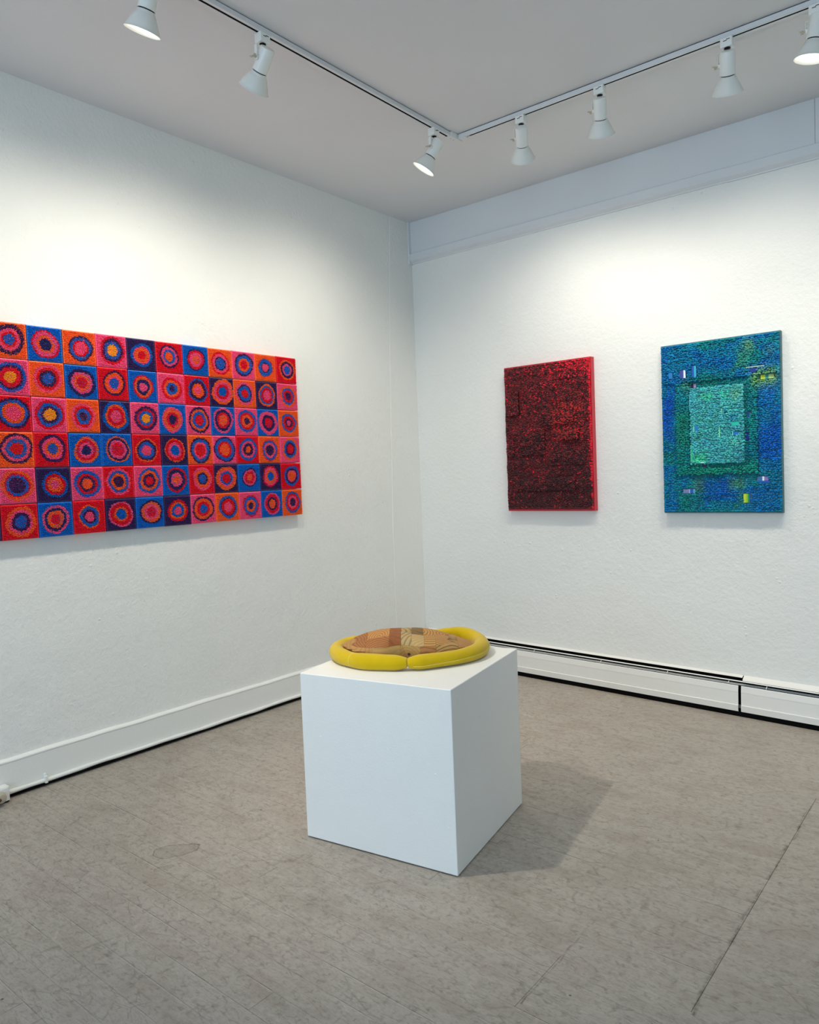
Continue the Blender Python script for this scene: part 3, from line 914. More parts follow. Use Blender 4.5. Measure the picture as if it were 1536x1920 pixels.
for (u0, u1, v0, v1, z0, z1, m) in BL:
    b = src.copy()
    for co, no in (((u0, 0, 0), (-1, 0, 0)), ((u1, 0, 0), (1, 0, 0)), ((0, v0, 0), (0, -1, 0)), ((0, v1, 0), (0, 1, 0)), ((0, 0, z0), (0, 0, -1)), ((0, 0, z1), (0, 0, 1))):
        if max(abs(c) for c in co) > 0.9:
            continue
        co2 = Vector(co) - Vector(no) * 0.00022
        r_ = bmesh.ops.bisect_plane(b, geom=b.verts[:] + b.edges[:] + b.faces[:], plane_co=co2, plane_no=no, clear_outer=True)
        ed = [g for g in r_['geom_cut'] if isinstance(g, bmesh.types.BMEdge)]
        if ed:
            bmesh.ops.holes_fill(b, edges=ed, sides=0)
    if not b.verts:
        b.free()
        continue
    o = bm_obj('wood_block', b, m, wood)
    for pl in o.data.polygons:
        pl.use_smooth = True
    o.data.set_sharp_from_angle(angle=math.radians(32))
src.free()
# dark knot and small inlaid patches lying in the wood's surface
knot = lathe('knot', [(-0.002, 0.0), (-0.002, 0.0055), (0.0012, 0.005), (0.0014, 0.0)], plain('dark_knot', (70, 34, 18), 0.5), wood, (0.010, -0.1645, 0.0385), (0.05, -1, 0.15), 18)
knot.scale = (1, 1, 1.0)

# yellow tube
tube = thing('stuffed_tube', 'yellow felt stuffed tube curled around the wooden mound, its two ends meeting in front', 'soft sculpture', SO)
tube.rotation_euler = wood.rotation_euler
k = NT('yellow_felt')
p = k.pos()
f = k.noise(p, 14, 4)
k.l(k.mix(f, lin((196, 164, 8)), lin((216, 184, 16))), k.b.inputs['Base Color'])
k.b.inputs['Roughness'].default_value = 0.95
k.b.inputs['Specular IOR Level'].default_value = 0.1
k.b.inputs['Sheen Weight'].default_value = 0.25
k.l(k.bump(k.noise(p, 900, 2), 0.35, 0.0006, k.bump(k.noise(p, 55, 3), 0.35, 0.003)), k.b.inputs['Normal'])
MAT['felt'] = k.m
bm = bmesh.new()
NS, NA = 240, 32
rings = []
TL = len(TP) - 1
for i in range(NS + 1):
    s_ = i / NS
    t_ = TL * s_
    if t_ < 1:          # round end cap
        t_ = 1 - math.cos(t_ * math.pi / 2) if t_ < 1 else t_
    rings.append([bm.verts.new(tube_point(t_, 2 * math.pi * j / NA)) for j in range(NA)])
for a_, b_ in zip(rings[:-1], rings[1:]):
    for j in range(NA):
        q = (j + 1) % NA
        bm.faces.new((a_[j], a_[q], b_[q], b_[j]))
for rg, side in ((rings[0], -1), (rings[-1], 1)):
    cpt = sum((v.co for v in rg), Vector()) / NA
    c, d, r = tube_frame(0 if side < 0 else TL)
    vs = [bm.verts.new(cpt.lerp(v.co, 0.55) + Vector((d[0], d[1], 0)) * side * 0.005) for v in rg]
    tip = bm.verts.new(cpt + Vector((d[0], d[1], 0)) * side * 0.0035)
    for j in range(NA):
        q = (j + 1) % NA
        bm.faces.new((rg[j], rg[q], vs[q], vs[j]))
        bm.faces.new((vs[j], vs[q], tip))
bmesh.ops.recalc_face_normals(bm, faces=bm.faces)
bm_obj('tube_body', bm, MAT['felt'], tube, smooth=True)
# seam threads: raised thin cords on the felt
def cord(name, pts, r, mat, parent):
    bm = bmesh.new()
    rs = []
    for i, p_ in enumerate(pts):
        p_ = Vector(p_)
        d = (Vector(pts[min(i + 1, len(pts) - 1)]) - Vector(pts[max(i - 1, 0)])).normalized()
        a = d.orthogonal().normalized()
        b = d.cross(a)
        rs.append([bm.verts.new(p_ + (a * math.cos(t) + b * math.sin(t)) * r) for t in (math.pi / 3 * q for q in range(6))])
    for x, y_ in zip(rs[:-1], rs[1:]):
        best = min(range(6), key=lambda s: (y_[s].co - x[0].co).length)
        y2 = y_[best:] + y_[:best]
        for j in range(6):
            q = (j + 1) % 6
            bm.faces.new((x[j], x[q], y2[q], y2[j]))
    bmesh.ops.recalc_face_normals(bm, faces=bm.faces)
    return bm_obj(name, bm, mat, parent, smooth=True)
seamm = plain('seam_thread', (232, 214, 110), 0.8)
def outside(t, a, extra=0.0002):
    c, d, r = tube_frame(t)
    q = Vector(tube_point(t, a))
    ctr = Vector((c[0], c[1], 0.0275))
    q = q + (q - ctr).normalized() * extra
    q.z = max(q.z, 0.0022)
    return q
oc = [outside(20.0 + 0.2 * i, math.pi - (-0.10 + (0.42 * i / 38))) for i in range(39)]
c_, d_, r_ = tube_frame(24)
# choose the side of the tube that faces away from the wood
def out_angle(t):
    c, d, r = tube_frame(t)
    n = np.array([d[1], -d[0]])
    return 0.0 if n.dot(c) > 0 else math.pi
OA = out_angle(24)
sg = 1 if OA == 0 else -1
cord('seam', [outside(19.5 + 0.2 * i, OA - sg * (0.10 - 0.0 * i) if False else OA + sg * (0.22 - 0.62 * i / 40)) for i in range(41)], 0.0011, seamm, tube)
OB = out_angle(4.6)
cord('seam', [outside(4.75, OB + (math.pi / 2 * 1.15) * (q / 12.0 - 0.45) * 2 * (1 if OB == 0 else -1)) for q in range(12)], 0.0009, seamm, tube)

# ------------------------------------------------------------------ loop pile helpers
HEX = np.array([(math.cos(a), math.sin(a)) for a in (math.pi / 3 * q for q in range(6))])
def loops_mesh(name, P, ang, hgt, wid, lng, frame, col=None):
    """P (n,2) plane positions, frame maps (a, b, out) to xyz; every loop is a small dome"""
    n = len(P)
    ca_, sa_ = np.cos(ang), np.sin(ang)
    V = np.zeros((n, 13, 3))
    for r_i, (rs, zz) in enumerate(((1.0, -0.15), (0.74, 0.72))):
        x = HEX[:, 0][None] * rs * lng[:, None]
        y = HEX[:, 1][None] * rs * wid[:, None]
        V[:, r_i * 6:r_i * 6 + 6, 0] = P[:, 0:1] + x * ca_[:, None] - y * sa_[:, None]
        V[:, r_i * 6:r_i * 6 + 6, 1] = P[:, 1:2] + x * sa_[:, None] + y * ca_[:, None]
        V[:, r_i * 6:r_i * 6 + 6, 2] = hgt[:, 1:2] + hgt[:, 0:1] * zz
    V[:, 12, :2] = P
    V[:, 12, 2] = hgt[:, 1] + hgt[:, 0]
    T = []
    for j in range(6):
        q = (j + 1) % 6
        T += [(j, q, 6 + q), (j, 6 + q, 6 + j), (6 + j, 6 + q, 12)]
    T = np.array(T)[None] + (np.arange(n) * 13)[:, None, None]
    V = V.reshape(-1, 3)
    X = V[:, 0:1] * frame[0][None] + V[:, 1:2] * frame[1][None] + V[:, 2:3] * frame[2][None]
    c = None if col is None else np.repeat(col, 13, axis=0)
    return np_mesh(name, X, T.reshape(-1, 3), True, c)

def vnoise(P, scale, seed):
    """smooth value noise on plane points"""
    g = np.random.default_rng(seed).random((64, 64))
    q = P * scale
    i = np.floor(q).astype(int)
    f_ = q - i
    f_ = f_ * f_ * (3 - 2 * f_)
    a = g[i[:, 0] % 64, i[:, 1] % 64]
    b = g[(i[:, 0] + 1) % 64, i[:, 1] % 64]
    c = g[i[:, 0] % 64, (i[:, 1] + 1) % 64]
    d = g[(i[:, 0] + 1) % 64, (i[:, 1] + 1) % 64]
    return (a * (1 - f_[:, 0]) + b * f_[:, 0]) * (1 - f_[:, 1]) + (c * (1 - f_[:, 0]) + d * f_[:, 0]) * f_[:, 1]

# ------------------------------------------------------------------ tile artwork on the left wall
YC = {'O': (250, 96, 40), 'Y': (248, 160, 36), 'P': (240, 82, 128), 'R': (222, 16, 40), 'B': (10, 100, 192), 'N': (54, 36, 88)}
YN = {'O': 'orange', 'Y': 'yellow-orange', 'P': 'pink', 'R': 'red', 'B': 'blue', 'N': 'dark purple'}
YM, CM = {}, {}
for c, rgb in YC.items():
    k = NT('yarn_' + YN[c].replace('-', '_').replace(' ', '_'))
    oi = k.noise(k.pos(), 70, 2)
    k.l(k.mix(oi, tuple(v * 0.80 for v in lin(rgb)), tuple(min(1, v * 1.18) for v in lin(rgb))), k.b.inputs['Base Color'])
    k.b.inputs['Roughness'].default_value = 0.9
    k.b.inputs['Specular IOR Level'].default_value = 0.15
    YM[c] = k.m
    CM[c] = plain('painted_canvas_' + YN[c].replace('-', '_').replace(' ', '_'), tuple(min(255, v * 1.02 + 4) for v in rgb), 0.4)
ART = [  # rows from top; in each row the tiles run from the corner side (right) to the left
 ['R O38 N31 P225 B16', 'O R34 B32 N19 P15', 'P N40 B34 O24 R15', 'O R38 P32 N23 B185', 'B N36 R32 P24 O14', 'R N36 P30 B22 O15', 'N B37 P29 O24 R13', 'P R41 N34 B27 Y175', 'O N37 B32 R24 P185', 'B R40 P345 O25 N165', 'O N41 P30 R21 B15', 'P B38 R30 O22 N13'],
 ['P O40 B31 R235 N14', 'N O40 B33 R27 P18', 'O P40 N32 B26 R15', 'N O44 P35 R26 B16', 'R B38 N33 O23 P13', 'P R37 O28 B20 N10', 'B R36 O31 N235 P14', 'R N37 O31 P21 B155', 'B N41 P32 O24 R165', 'O P40 R32 N24 B16', 'P B42 N34 R28 Y16', 'B O38 P30 N22 R13'],
 ['O B35 R28 N17 P10', 'B P43 N29 R18', 'P B40 R31 O22 N12', 'B P43 N35 R27 O18', 'P N42 O35 B27 R17', 'B P40 O34 R23 N14', 'P N39 R30 B24 Y15', 'N B44 O345 R28 P18', 'O P38 R30 B22 N12', 'P R42 B34 N25 Y175', 'R N43 B37 O29 P20', 'O R38 N30 P22 B13'],
 ['P O40 B32 N24 R17', 'O R38 B35 P27 N19', 'R B40 P31 N22 O12', 'P N44 B39 R28 O21', 'O N42 B36 P27 R20', 'N O38 R34 P245 B16', 'R O38 N33 B27 P17', 'B O40 N345 P285 R20', 'B O38 R31 P22 N14', 'R N39 P31 O22 B15', 'O N43 P36 B28 R17', 'N P38 B30 O22 R13'],
 ['R B37 N29 P22 O17', 'N R38 P32 O24 B15', 'B N33 P29 R22 O12', 'N O42 P30 B24 R17', 'R P38 O30 N20 B15', 'B R40 N33 P22 O13', 'P B39 O31 N22 R135', 'R P40 B33 O25 N17', 'P B40 R31 N235 O16', 'N B37 R30 O22 P12', 'P O43 R34 B29 N22', 'R P38 N30 O22 B13'],
 ['O B39 R32 P235 N15', 'B P39 R33 N23 O16', 'P R37 B32 O21 N12', 'O B39 N31 R28 P17', 'P N42 O36 R25 B15', 'N R37 O29 B22 P14', 'B N39 O33 P24 R16', 'N P40 R34 O23 B165', 'R O34 B295 N20 P145', 'B P40 N32 O25 R14', 'R O42 P33 N25 B17', 'N O38 P30 B22 R13'],
]
TS, TSZ, TY, TZ, TX = 0.1525, 0.1503, -1.1781, 2.0229, 0.040
art = thing('tile_artwork', 'large grid of small square yarn tiles with concentric circles in red, pink, orange, blue', 'artwork', (0.0, TY - TS * 6, TZ - TSZ * 3))
FRM = (np.array([0, -1.0, 0]), np.array([0, 0, 1.0]), np.array([1.0, 0, 0]))     # a runs away from the corner (to the left), b up, out of the wall
def parse(s):
    p_ = s.split()
    out = []
    for q in p_[1:]:
        v = float(q[1:])
        out.append((q[0], v / 1000 if len(q) == 4 else v / 100))
    return p_[0], out
canvas_me = {}
for r_ in range(6):
    for c_ in range(12):
        bg, rings_ = parse(ART[r_][c_])
        yy = TY - TS * (c_ + 0.5) + random.uniform(-0.0008, 0.0008)
        zz = TZ - TSZ * (r_ + 0.5) + random.uniform(-0.0008, 0.0008)
        panel = D.objects.new('square_panel', None)
        w2, h2 = TS / 2 - 0.0012, TSZ / 2 - 0.0013
        if bg not in canvas_me:
            bm = bmesh.new()
            add_box(bm, (-TX, -w2, -h2), (0, w2, h2))
            bmesh.ops.bevel(bm, geom=[e for e in bm.edges if all(v.co.x > -0.001 for v in e.verts)], offset=0.0030, segments=2, affect='EDGES', profile=0.6)
            me = D.meshes.new('square_panel')
            bm.to_mesh(me)
            bm.free()
            me.materials.append(CM[bg])
            canvas_me[bg] = me
        panel = link('square_panel', canvas_me[bg], None, art)
        panel.location = (TX + 0.0012, yy - art.location.y, zz - art.location.z)
        panel.rotation_euler = (random.uniform(-0.006, 0.006), 0, random.uniform(-0.012, 0.012))
        panel['label'] = '%s square panel with %s centre' % (YN[bg], YN[rings_[-1][0]])
        # loops on a jittered lattice
        nx = 26
        st = (2 * w2 - 0.010) / nx
        ny = nx
        gx, gy = np.meshgrid((np.arange(nx) + 0.5) * st - w2 + 0.005, (np.arange(ny) + 0.5) * (2 * h2 - 0.010) / ny - h2 + 0.005)
        gx = gx + (np.arange(ny)[:, None] % 2 - 0.5) * st * 0.5
        P = np.stack([gx.ravel(), gy.ravel()], 1) + rng.uniform(-0.22, 0.22, (nx * ny, 2)) * st
        P[:, 0] = np.clip(P[:, 0], -w2 + 0.006, w2 - 0.006)
        ox, oy = rng.uniform(-0.004, 0.004, 2)
        dx, dy = P[:, 0] - ox, P[:, 1] - oy
        th = np.arctan2(dy, dx)
        ph = rng.uniform(0, 6.28, 4)
        wob = 1 + 0.035 * np.sin(2 * th + ph[0]) + 0.025 * np.sin(3 * th + ph[1]) + 0.015 * np.sin(5 * th + ph[2])
        rad = np.hypot(dx, dy) / TS / wob + rng.normal(0, 0.0015, len(P))
        ids = np.zeros(len(P), int)
        for i, (cc, rr_) in enumerate(rings_):
            ids[rad < rr_] = i + 1
        ang = np.where(ids > 0, th, rng.choice([0.5, -0.5, 2.4], len(P)) * 0 - 0.55) + rng.normal(0, 0.35, len(P))
        hh = np.stack([rng.uniform(0.0042, 0.0082, len(P)), rng.uniform(-0.0004, 0.0010, len(P))], 1)
        wd = rng.uniform(0.42, 0.56, len(P)) * st
        lg = rng.uniform(0.50, 0.66, len(P)) * st
        for i in range(len(rings_) + 1):
            sel = ids == i
            if not sel.any():
                continue
            cc = bg if i == 0 else rings_[i - 1][0]
            nm = 'yarn_background' if i == 0 else ('yarn_centre' if i == len(rings_) else 'yarn_ring')
            me = loops_mesh(nm, P[sel], ang[sel], hh[sel], wd[sel], lg[sel], FRM)
            o = link(nm, me, YM[cc], panel)
            if i:
                o['label'] = '%s yarn %s' % (YN[cc], 'centre' if i == len(rings_) else 'ring')
            else:
                o['kind'] = 'stuff'

# ------------------------------------------------------------------ the two large canvases on the right-hand wall
def tint_mat(name, rough=0.85, spec=0.15, clear=0.0):
    k = NT(name)
    at = k.n('ShaderNodeAttribute', attribute_name='tint')
    k.l(at.outputs['Color'], k.b.inputs['Base Color'])
    k.b.inputs['Roughness'].default_value = rough
    k.b.inputs['Specular IOR Level'].default_value = spec
    return k.m
def srgb_arr(c):
    c = np.asarray(c, float) / 255
    return np.where(c <= 0.04045, c / 12.92, ((c + 0.055) / 1.055) ** 2.4)
FRB = (np.array([1.0, 0, 0]), np.array([0, 0, 1.0]), np.array([0, -1.0, 0]))
def inr(U, u0, u1, v0, v1):
    return (U[:, 0] > u0) & (U[:, 0] < u1) & (U[:, 1] > v0) & (U[:, 1] < v1)
def relief_plate(name, parent, x0, z1, w, h, u0, u1, v0, v1, base_out, out, mat, bev=0.002):
    """raised slab on the canvas, given in fractions from its top left corner"""
    return box(name, (x0 + u0 * w, -out, z1 - v1 * h), (x0 + u1 * w, -base_out, z1 - v0 * h), mat, parent, bevel=bev)

# blue canvas
bx0, bx1, bz0, bz1 = 1.7500, 2.3590, 1.0565, 1.9790
bw, bh = bx1 - bx0, bz1 - bz0
BD = 0.034
blue = thing('blue_canvas', 'tall blue-green textured canvas with a raised central rectangle and small colour windows', 'artwork', ((bx0 + bx1) / 2, 0.0, bz0))
lx, lz = bx0 - blue.location.x, bz1 - blue.location.z
canvas_teal = plain('canvas_edge_teal', (70, 116, 124), 0.6)
box('stretched_canvas', (-bw / 2, -BD, 0.0), (bw / 2, -0.0008, bh), canvas_teal, blue, bevel=0.0015)
slab = plain('slab_teal', (14, 80, 96), 0.7)
# v measured from the top
RING = (0.135, 0.815, 0.235, 0.775)
CENT = (0.262, 0.712, 0.272, 0.712)
bm = bmesh.new()
def add_slab(u0, u1, v0, v1, out):
    add_box(bm, (lx + u0 * bw, -BD - out, lz - v1 * bh), (lx + u1 * bw, -BD + 0.001, lz - v0 * bh))
add_slab(0.03, 0.99, 0.01, 0.232, 0.012)
add_slab(RING[0], CENT[0] - 0.012, 0.225, RING[3], 0.012)
add_slab(CENT[1] + 0.035, RING[1], 0.250, RING[3], 0.012)
add_slab(RING[0], RING[1], CENT[3] + 0.022, RING[3], 0.014)
bm_obj('raised_frame', bm, slab, blue)
bm = bmesh.new()
add_slab(*CENT, 0.021)
bm_obj('raised_rectangle', bm, plain('slab_aqua', (52, 140, 140), 0.6), blue)
WIN = [  # u0,u1,v0,v1,[(fraction, colour)...]
    (0.076, 0.112, 0.165, 0.200, [(1, (20, 120, 190))]),
    (0.176, 0.228, 0.158, 0.205, [(0.55, (60, 70, 150)), (0.68, (90, 110, 190)), (1.0, (226, 240, 250))]),
    (0.282, 0.322, 0.140, 0.205, [(0.5, (20, 80, 180)), (1.0, (40, 170, 200))]),
    (0.268, 0.312, 0.243, 0.266, [(0.5, (30, 20, 50)), (1.0, (150, 140, 180))]),
    (0.845, 0.948, 0.228, 0.256, [(0.35, (196, 216, 50)), (0.6, (20, 150, 140)), (1.0, (170, 200, 120))]),
    (0.735, 0.880, 0.181, 0.186, [(1, (170, 200, 190))]),
    (0.765, 0.815, 0.192, 0.214, [(1, (16, 50, 140))]),
    (0.735, 0.755, 0.430, 0.458, [(1, (20, 70, 200))]),
    (0.722, 0.748, 0.545, 0.590, [(1, (10, 40, 150))]),
    (0.275, 0.335, 0.488, 0.522, [(0.25, (40, 150, 150)), (0.4, (120, 210, 200)), (0.55, (20, 140, 150)), (1.0, (24, 120, 190))]),
    (0.418, 0.452, 0.475, 0.502, [(1, (10, 140, 140))]),
    (0.610, 0.680, 0.478, 0.500, [(1, (30, 190, 170))]),
    (0.625, 0.668, 0.537, 0.556, [(1, (20, 110, 190))]),
    (0.618, 0.625, 0.532, 0.558, [(1, (110, 220, 220))]),
    (0.508, 0.517, 0.500, 0.565, [(1, (120, 230, 170))]),
    (0.528, 0.536, 0.400, 0.440, [(1, (150, 220, 200))]),
    (0.395, 0.420, 0.575, 0.590, [(1, (40, 160, 190))]),
    (0.180, 0.285, 0.858, 0.882, [(0.5, (120, 130, 180)), (0.56, (200, 200, 220)), (0.85, (30, 90, 190)), (1.0, (90, 170, 190))]),
    (0.692, 0.750, 0.890, 0.940, [(0.4, (190, 215, 50)), (0.62, (130, 200, 60)), (0.85, (20, 140, 80)), (1.0, (20, 60, 150))]),
    (0.805, 0.895, 0.795, 0.818, [(0.45, (60, 110, 170)), (0.62, (226, 240, 250)), (1.0, (130, 120, 180))]),
    (0.815, 0.905, 0.818, 0.830, [(1, (20, 90, 180))]),
    (0.355, 0.385, 0.715, 0.728, [(1, (70, 50, 110))]),
    (0.345, 0.375, 0.700, 0.706, [(1, (220, 240, 230))]),
]
LINES = [(0.655, 0.712, 0.274, 0.2775, (120, 220, 210)), (0.703, 0.709, 0.276, 0.335, (120, 220, 210)), (0.262, 0.267, 0.31, 0.40, (90, 190, 200)),
         (0.262, 0.280, 0.60, 0.70, (50, 190, 140)), (0.30, 0.60, 0.706, 0.709, (60, 170, 190))]
def height_blue(U):
    h = np.zeros(len(U))
    h[inr(U, 0.03, 0.99, 0.01, 0.232)] = 0.012
    ring = inr(U, *RING) & ~inr(U, CENT[0] - 0.012, CENT[1] + 0.035, 0.225, CENT[3] + 0.022)
    h[ring] = 0.012
    h[inr(U, *CENT)] = 0.021
    return h
FCOL = {}
def flat(rgb):
    if rgb not in FCOL:
        FCOL[rgb] = plain('fabric_%d_%d_%d' % rgb, rgb, 0.7)
    return FCOL[rgb]
for u0, u1, v0, v1, bars in WIN:
    hb = float(height_blue(np.array([[(u0 + u1) / 2, (v0 + v1) / 2]]))[0])
    prev = 0.0
    par = box('colour_window', (lx + u0 * bw, -BD - hb - 0.0066, lz - v1 * bh), (lx + u1 * bw, -BD - hb + 0.0005, lz - v0 * bh), flat(bars[0][1]), blue)
    for fr_, rgb in bars:
        if prev > 0:
            box('colour_strip', (lx + (u0 + (u1 - u0) * prev) * bw, -BD - hb - 0.0074, lz - v1 * bh), (lx + (u0 + (u1 - u0) * fr_) * bw, -BD - hb - 0.0060, lz - v0 * bh), flat(rgb), par)
        prev = fr_
for u0, u1, v0, v1, rgb in LINES:
    box('piping', (lx + u0 * bw, -BD - 0.0305, lz - v1 * bh), (lx + u1 * bw, -BD - 0.0205, lz - v0 * bh), flat(rgb), blue)
NX, NZ = 64, 96
gx, gy = np.meshgrid((np.arange(NX) + 0.5) / NX, (np.arange(NZ) + 0.5) / NZ)
gx = gx + (np.arange(NZ)[:, None] % 2 - 0.5) * 0.5 / NX
U = np.stack([gx.ravel(), gy.ravel()], 1) + rng.uniform(-0.3, 0.3, (NX * NZ, 2)) / np.array([NX, NZ])
U = np.clip(U, 0.013, 0.987)
keep = np.ones(len(U), bool)
for u0, u1, v0, v1, _ in WIN:
    keep &= ~inr(U, u0 - 0.003, u1 + 0.003, v0 - 0.002, v1 + 0.002)
U = U[keep]
hb = height_blue(U)
n_a = vnoise(U * np.array([1, 1.5]), 9, 1)
n_b = vnoise(U * np.array([1, 1.5]), 5, 2)
n_c = vnoise(U * np.array([1, 1.5]), 16, 3)
teal, blu, grn, aqua, deep = (srgb_arr(c) for c in ((22, 124, 150), (20, 102, 170), (24, 128, 112), (86, 186, 184), (14, 72, 178)))
lime, brt = srgb_arr((120, 170, 60)), srgb_arr((70, 205, 140))
C = teal[None] * np.ones((len(U), 1))
def blend(mask, col, amt):
    global C
    m_ = (mask * amt)[:, None]
    C = C * (1 - m_) + col[None] * m_
def soft(u0, u1, v0, v1, e=0.05):
    s = lambda x: 1 / (1 + np.exp(-x / (e / 4)))
    return s(U[:, 0] - u0) * s(u1 - U[:, 0]) * s(U[:, 1] - v0) * s(v1 - U[:, 1])
blend((n_a > 0.55).astype(float), blu, 0.6)
blend((n_b > 0.6).astype(float), grn, 0.45)
blend((n_c > 0.7).astype(float), deep, 0.3)
blend(soft(0, 0.105, 0.30, 0.56), deep, 0.75)
blend(soft(0, 0.35, 0.05, 0.30), blu, 0.5)
blend(soft(0.40, 0.75, 0.05, 0.2), blu, 0.4)
blend(soft(0.82, 1.0, 0.50, 0.70), deep, 0.7)
blend(soft(0.82, 1.0, 0.25, 0.95), blu, 0.35)
blend(soft(0.35, 0.62, 0.80, 0.92), deep, 0.55)
blend(soft(0.70, 1.0, 0.85, 1.0), blu, 0.5)
ringm = inr(U, *RING) & ~inr(U, CENT[0], CENT[1], CENT[2], CENT[3])
blend(ringm.astype(float), grn, 0.62)
blend(soft(0.13, 0.26, 0.40, 0.62), srgb_arr((30, 128, 80)), 0.5)
blend(soft(0.15, 0.8, 0.725, 0.775), srgb_arr((24, 140, 96)), 0.6)
blend(soft(0.18, 0.62, 0.205, 0.245), srgb_arr((20, 100, 80)), 0.7)
blend(inr(U, *CENT).astype(float), aqua, 0.62)
blend(soft(0.45, 0.66, 0.37, 0.47) * (n_c > 0.45), srgb_arr((24, 120, 170)), 0.7)
blend(soft(0.36, 0.66, 0.31, 0.36) * (n_c > 0.5), brt, 0.6)
blend(soft(0.62, 0.68, 0.30, 0.36), lime, 0.55)
blend(soft(0.275, 0.40, 0.66, 0.71), brt, 0.85)
blend(soft(0.60, 0.68, 0.585, 0.62), srgb_arr((100, 190, 120)), 0.5)
blend(soft(0.72, 0.79, 0.04, 0.085), lime, 0.8)
blend(soft(0.62, 0.76, 0.08, 0.20) * (n_c > 0.4), srgb_arr((60, 140, 80)), 0.6)
blend(soft(0.90, 0.95, 0.085, 0.12), lime, 0.4)
blend(soft(0.78, 0.97, 0.205, 0.285), lime, 0.8)
blend(soft(0.29, 0.35, 0.805, 0.87), srgb_arr((90, 140, 50)), 0.7)
blend(soft(0.57, 0.70, 0.805, 0.86), srgb_arr((80, 140, 60)), 0.7)
blend(soft(0.57, 0.70, 0.86, 0.98) * (n_c > 0.4), srgb_arr((60, 140, 60)), 0.5)
blend(soft(0.14, 0.30, 0.89, 0.98), grn, 0.6)
blend(soft(0.20, 0.26, 0.24, 0.27), lime, 0.4)
C = C * rng.uniform(0.75, 1.55, (len(U), 1)) * rng.uniform(0.9, 1.1, (len(U), 3))
PP = np.stack([lx + U[:, 0] * bw, lz - U[:, 1] * bh], 1)
cell = bw / NX
undul = 0.007 * (vnoise(U * np.array([1, 3.4]), 7, 9) - 0.3) + 0.004 * vnoise(U * np.array([1, 2.4]), 19, 10)
hts = np.stack([rng.uniform(0.0045, 0.0100, len(U)), hb + BD + undul], 1)
me = loops_mesh('loop_pile', PP, rng.normal(0.0, 0.6, len(U)), hts, rng.uniform(0.46, 0.62, len(U)) * cell, rng.uniform(0.68, 1.0, len(U)) * cell, FRB, np.clip(C, 0, 1))
o = link('loop_pile', me, tint_mat('loop_yarn_blue'), blue)
o['kind'] = 'stuff'

# red canvas
qx0, qx1, qz0, qz1 = 0.7420, 1.3370, 1.0690, 1.9785
qw, qh = qx1 - qx0, qz1 - qz0
QD = 0.040
red = thing('red_canvas', 'tall dark red and black textured canvas with a bright red side edge', 'artwork', ((qx0 + qx1) / 2, 0.0, qz0))
mx, mz = qx0 - red.location.x, qz1 - red.location.z
box('stretched_canvas', (-qw / 2, -QD, 0.0), (qw / 2, -0.0008, qh), plain('canvas_edge_red', (196, 10, 36), 0.3), red, bevel=0.0015)
RB = [(0.03, 0.175, 0.185, 0.335, 0.018), (0.68, 0.86, 0.465, 0.525, 0.018), (0.20, 0.47, 0.44, 0.615, 0.012), (0.12, 0.80, 0.78, 0.86, 0.011), (0.45, 0.80, 0.28, 0.42, 0.008), (0.02, 0.10, 0.50, 0.62, 0.010), (0.60, 0.85, 0.06, 0.12, 0.010), (0.50, 0.92, 0.60, 0.69, 0.007)]
slab_red = plain('slab_dark_red', (60, 6, 14), 0.6)
for i, (u0, u1, v0, v1, hh_) in enumerate(RB):
    box('raised_block', (mx + u0 * qw, -QD - hh_, mz - v1 * qh), (mx + u1 * qw, -QD + 0.001, mz - v0 * qh), slab_red, red)
NX, NZ = 70, 104
gx, gy = np.meshgrid((np.arange(NX) + 0.5) / NX, (np.arange(NZ) + 0.5) / NZ)
gx = gx + (np.arange(NZ)[:, None] % 2 - 0.5) * 0.5 / NX
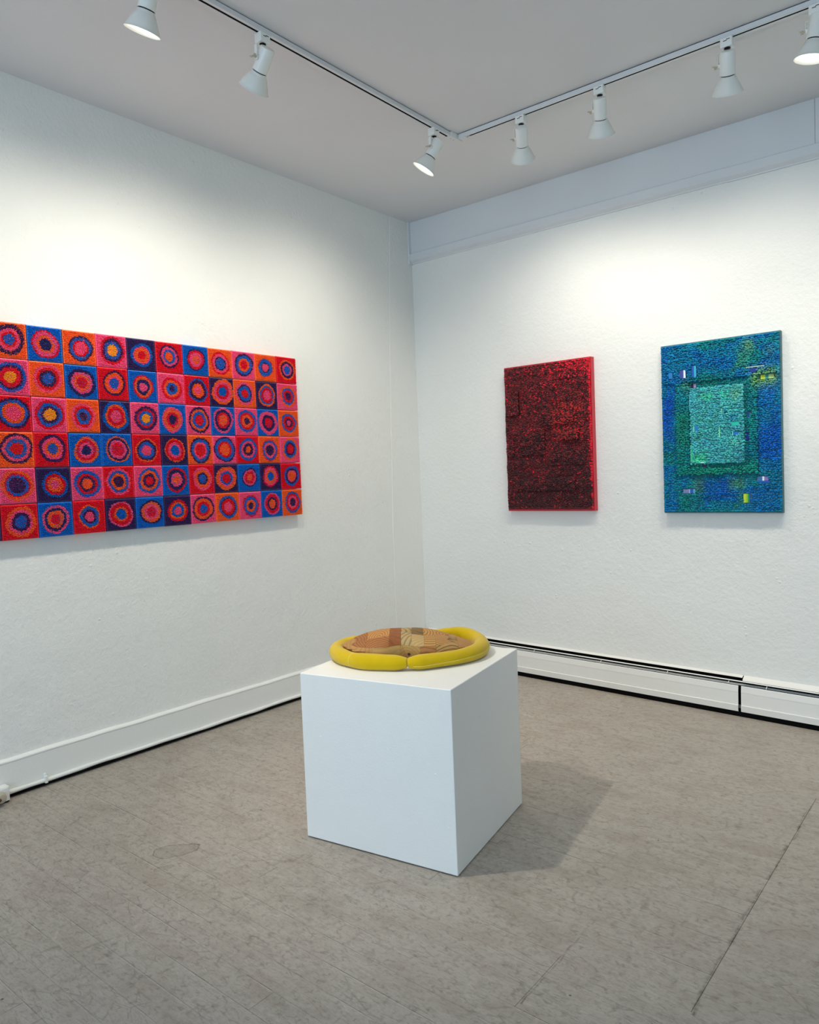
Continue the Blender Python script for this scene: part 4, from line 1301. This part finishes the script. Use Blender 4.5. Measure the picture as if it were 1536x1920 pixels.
U = np.stack([gx.ravel(), gy.ravel()], 1) + rng.uniform(-0.3, 0.3, (NX * NZ, 2)) / np.array([NX, NZ])
U = np.clip(U, 0.012, 0.980)
hb = np.zeros(len(U))
for u0, u1, v0, v1, hh_ in RB:
    m_ = inr(U, u0, u1, v0, v1)
    hb[m_] = np.maximum(hb[m_], hh_)
nb = vnoise(U * np.array([1, 1.5]), 6, 21)
nc = vnoise(U * np.array([1, 2.2]), 17, 22)
dark, mid, brg = srgb_arr((58, 18, 24)), srgb_arr((118, 28, 34)), srgb_arr((220, 20, 44))
C = dark[None] * np.ones((len(U), 1))
vv_ = U[:, 1]
amt = np.clip(0.92 - 0.75 * vv_ + 0.5 * (nb - 0.5) + 0.5 * (nc - 0.5), 0.05, 1)
pick = rng.random(len(U)) < amt * 0.8
C[pick] = mid
edge = np.clip((U[:, 0] - 0.95) / 0.04, 0, 1) * (vv_ < 0.8) + np.clip((U[:, 0] - 0.975) / 0.01, 0, 1)
topr = soft(0.45, 1.1, -0.1, 0.11, 0.1) * (U[:, 0] - 0.3)
pick = rng.random(len(U)) < np.clip(edge * 0.75 + topr * 0.8 + 0.04 * (amt > 0.7) + 0.01, 0, 0.95)
C[pick] = brg
blend(soft(0.55, 0.9, 0.28, 0.52) * (rng.random(len(U)) < 0.4), srgb_arr((190, 40, 34)), 0.8)
C = C * rng.uniform(0.65, 1.4, (len(U), 1))
PP = np.stack([mx + U[:, 0] * qw, mz - U[:, 1] * qh], 1)
cell = qw / NX
undul = 0.009 * (vnoise(U * np.array([1, 4.0]), 7, 29) - 0.4) + 0.004 * vnoise(U * np.array([1, 2.4]), 19, 30)
hts = np.stack([rng.uniform(0.0035, 0.0075, len(U)), hb + QD + undul], 1)
me = loops_mesh('loop_pile', PP, rng.normal(0.0, 0.8, len(U)), hts, rng.uniform(0.5, 0.7, len(U)) * cell, rng.uniform(0.7, 1.0, len(U)) * cell, FRB, np.clip(C, 0, 1))
o = link('loop_pile', me, tint_mat('loop_yarn_red', 0.5, 0.4), red)
o['kind'] = 'stuff'
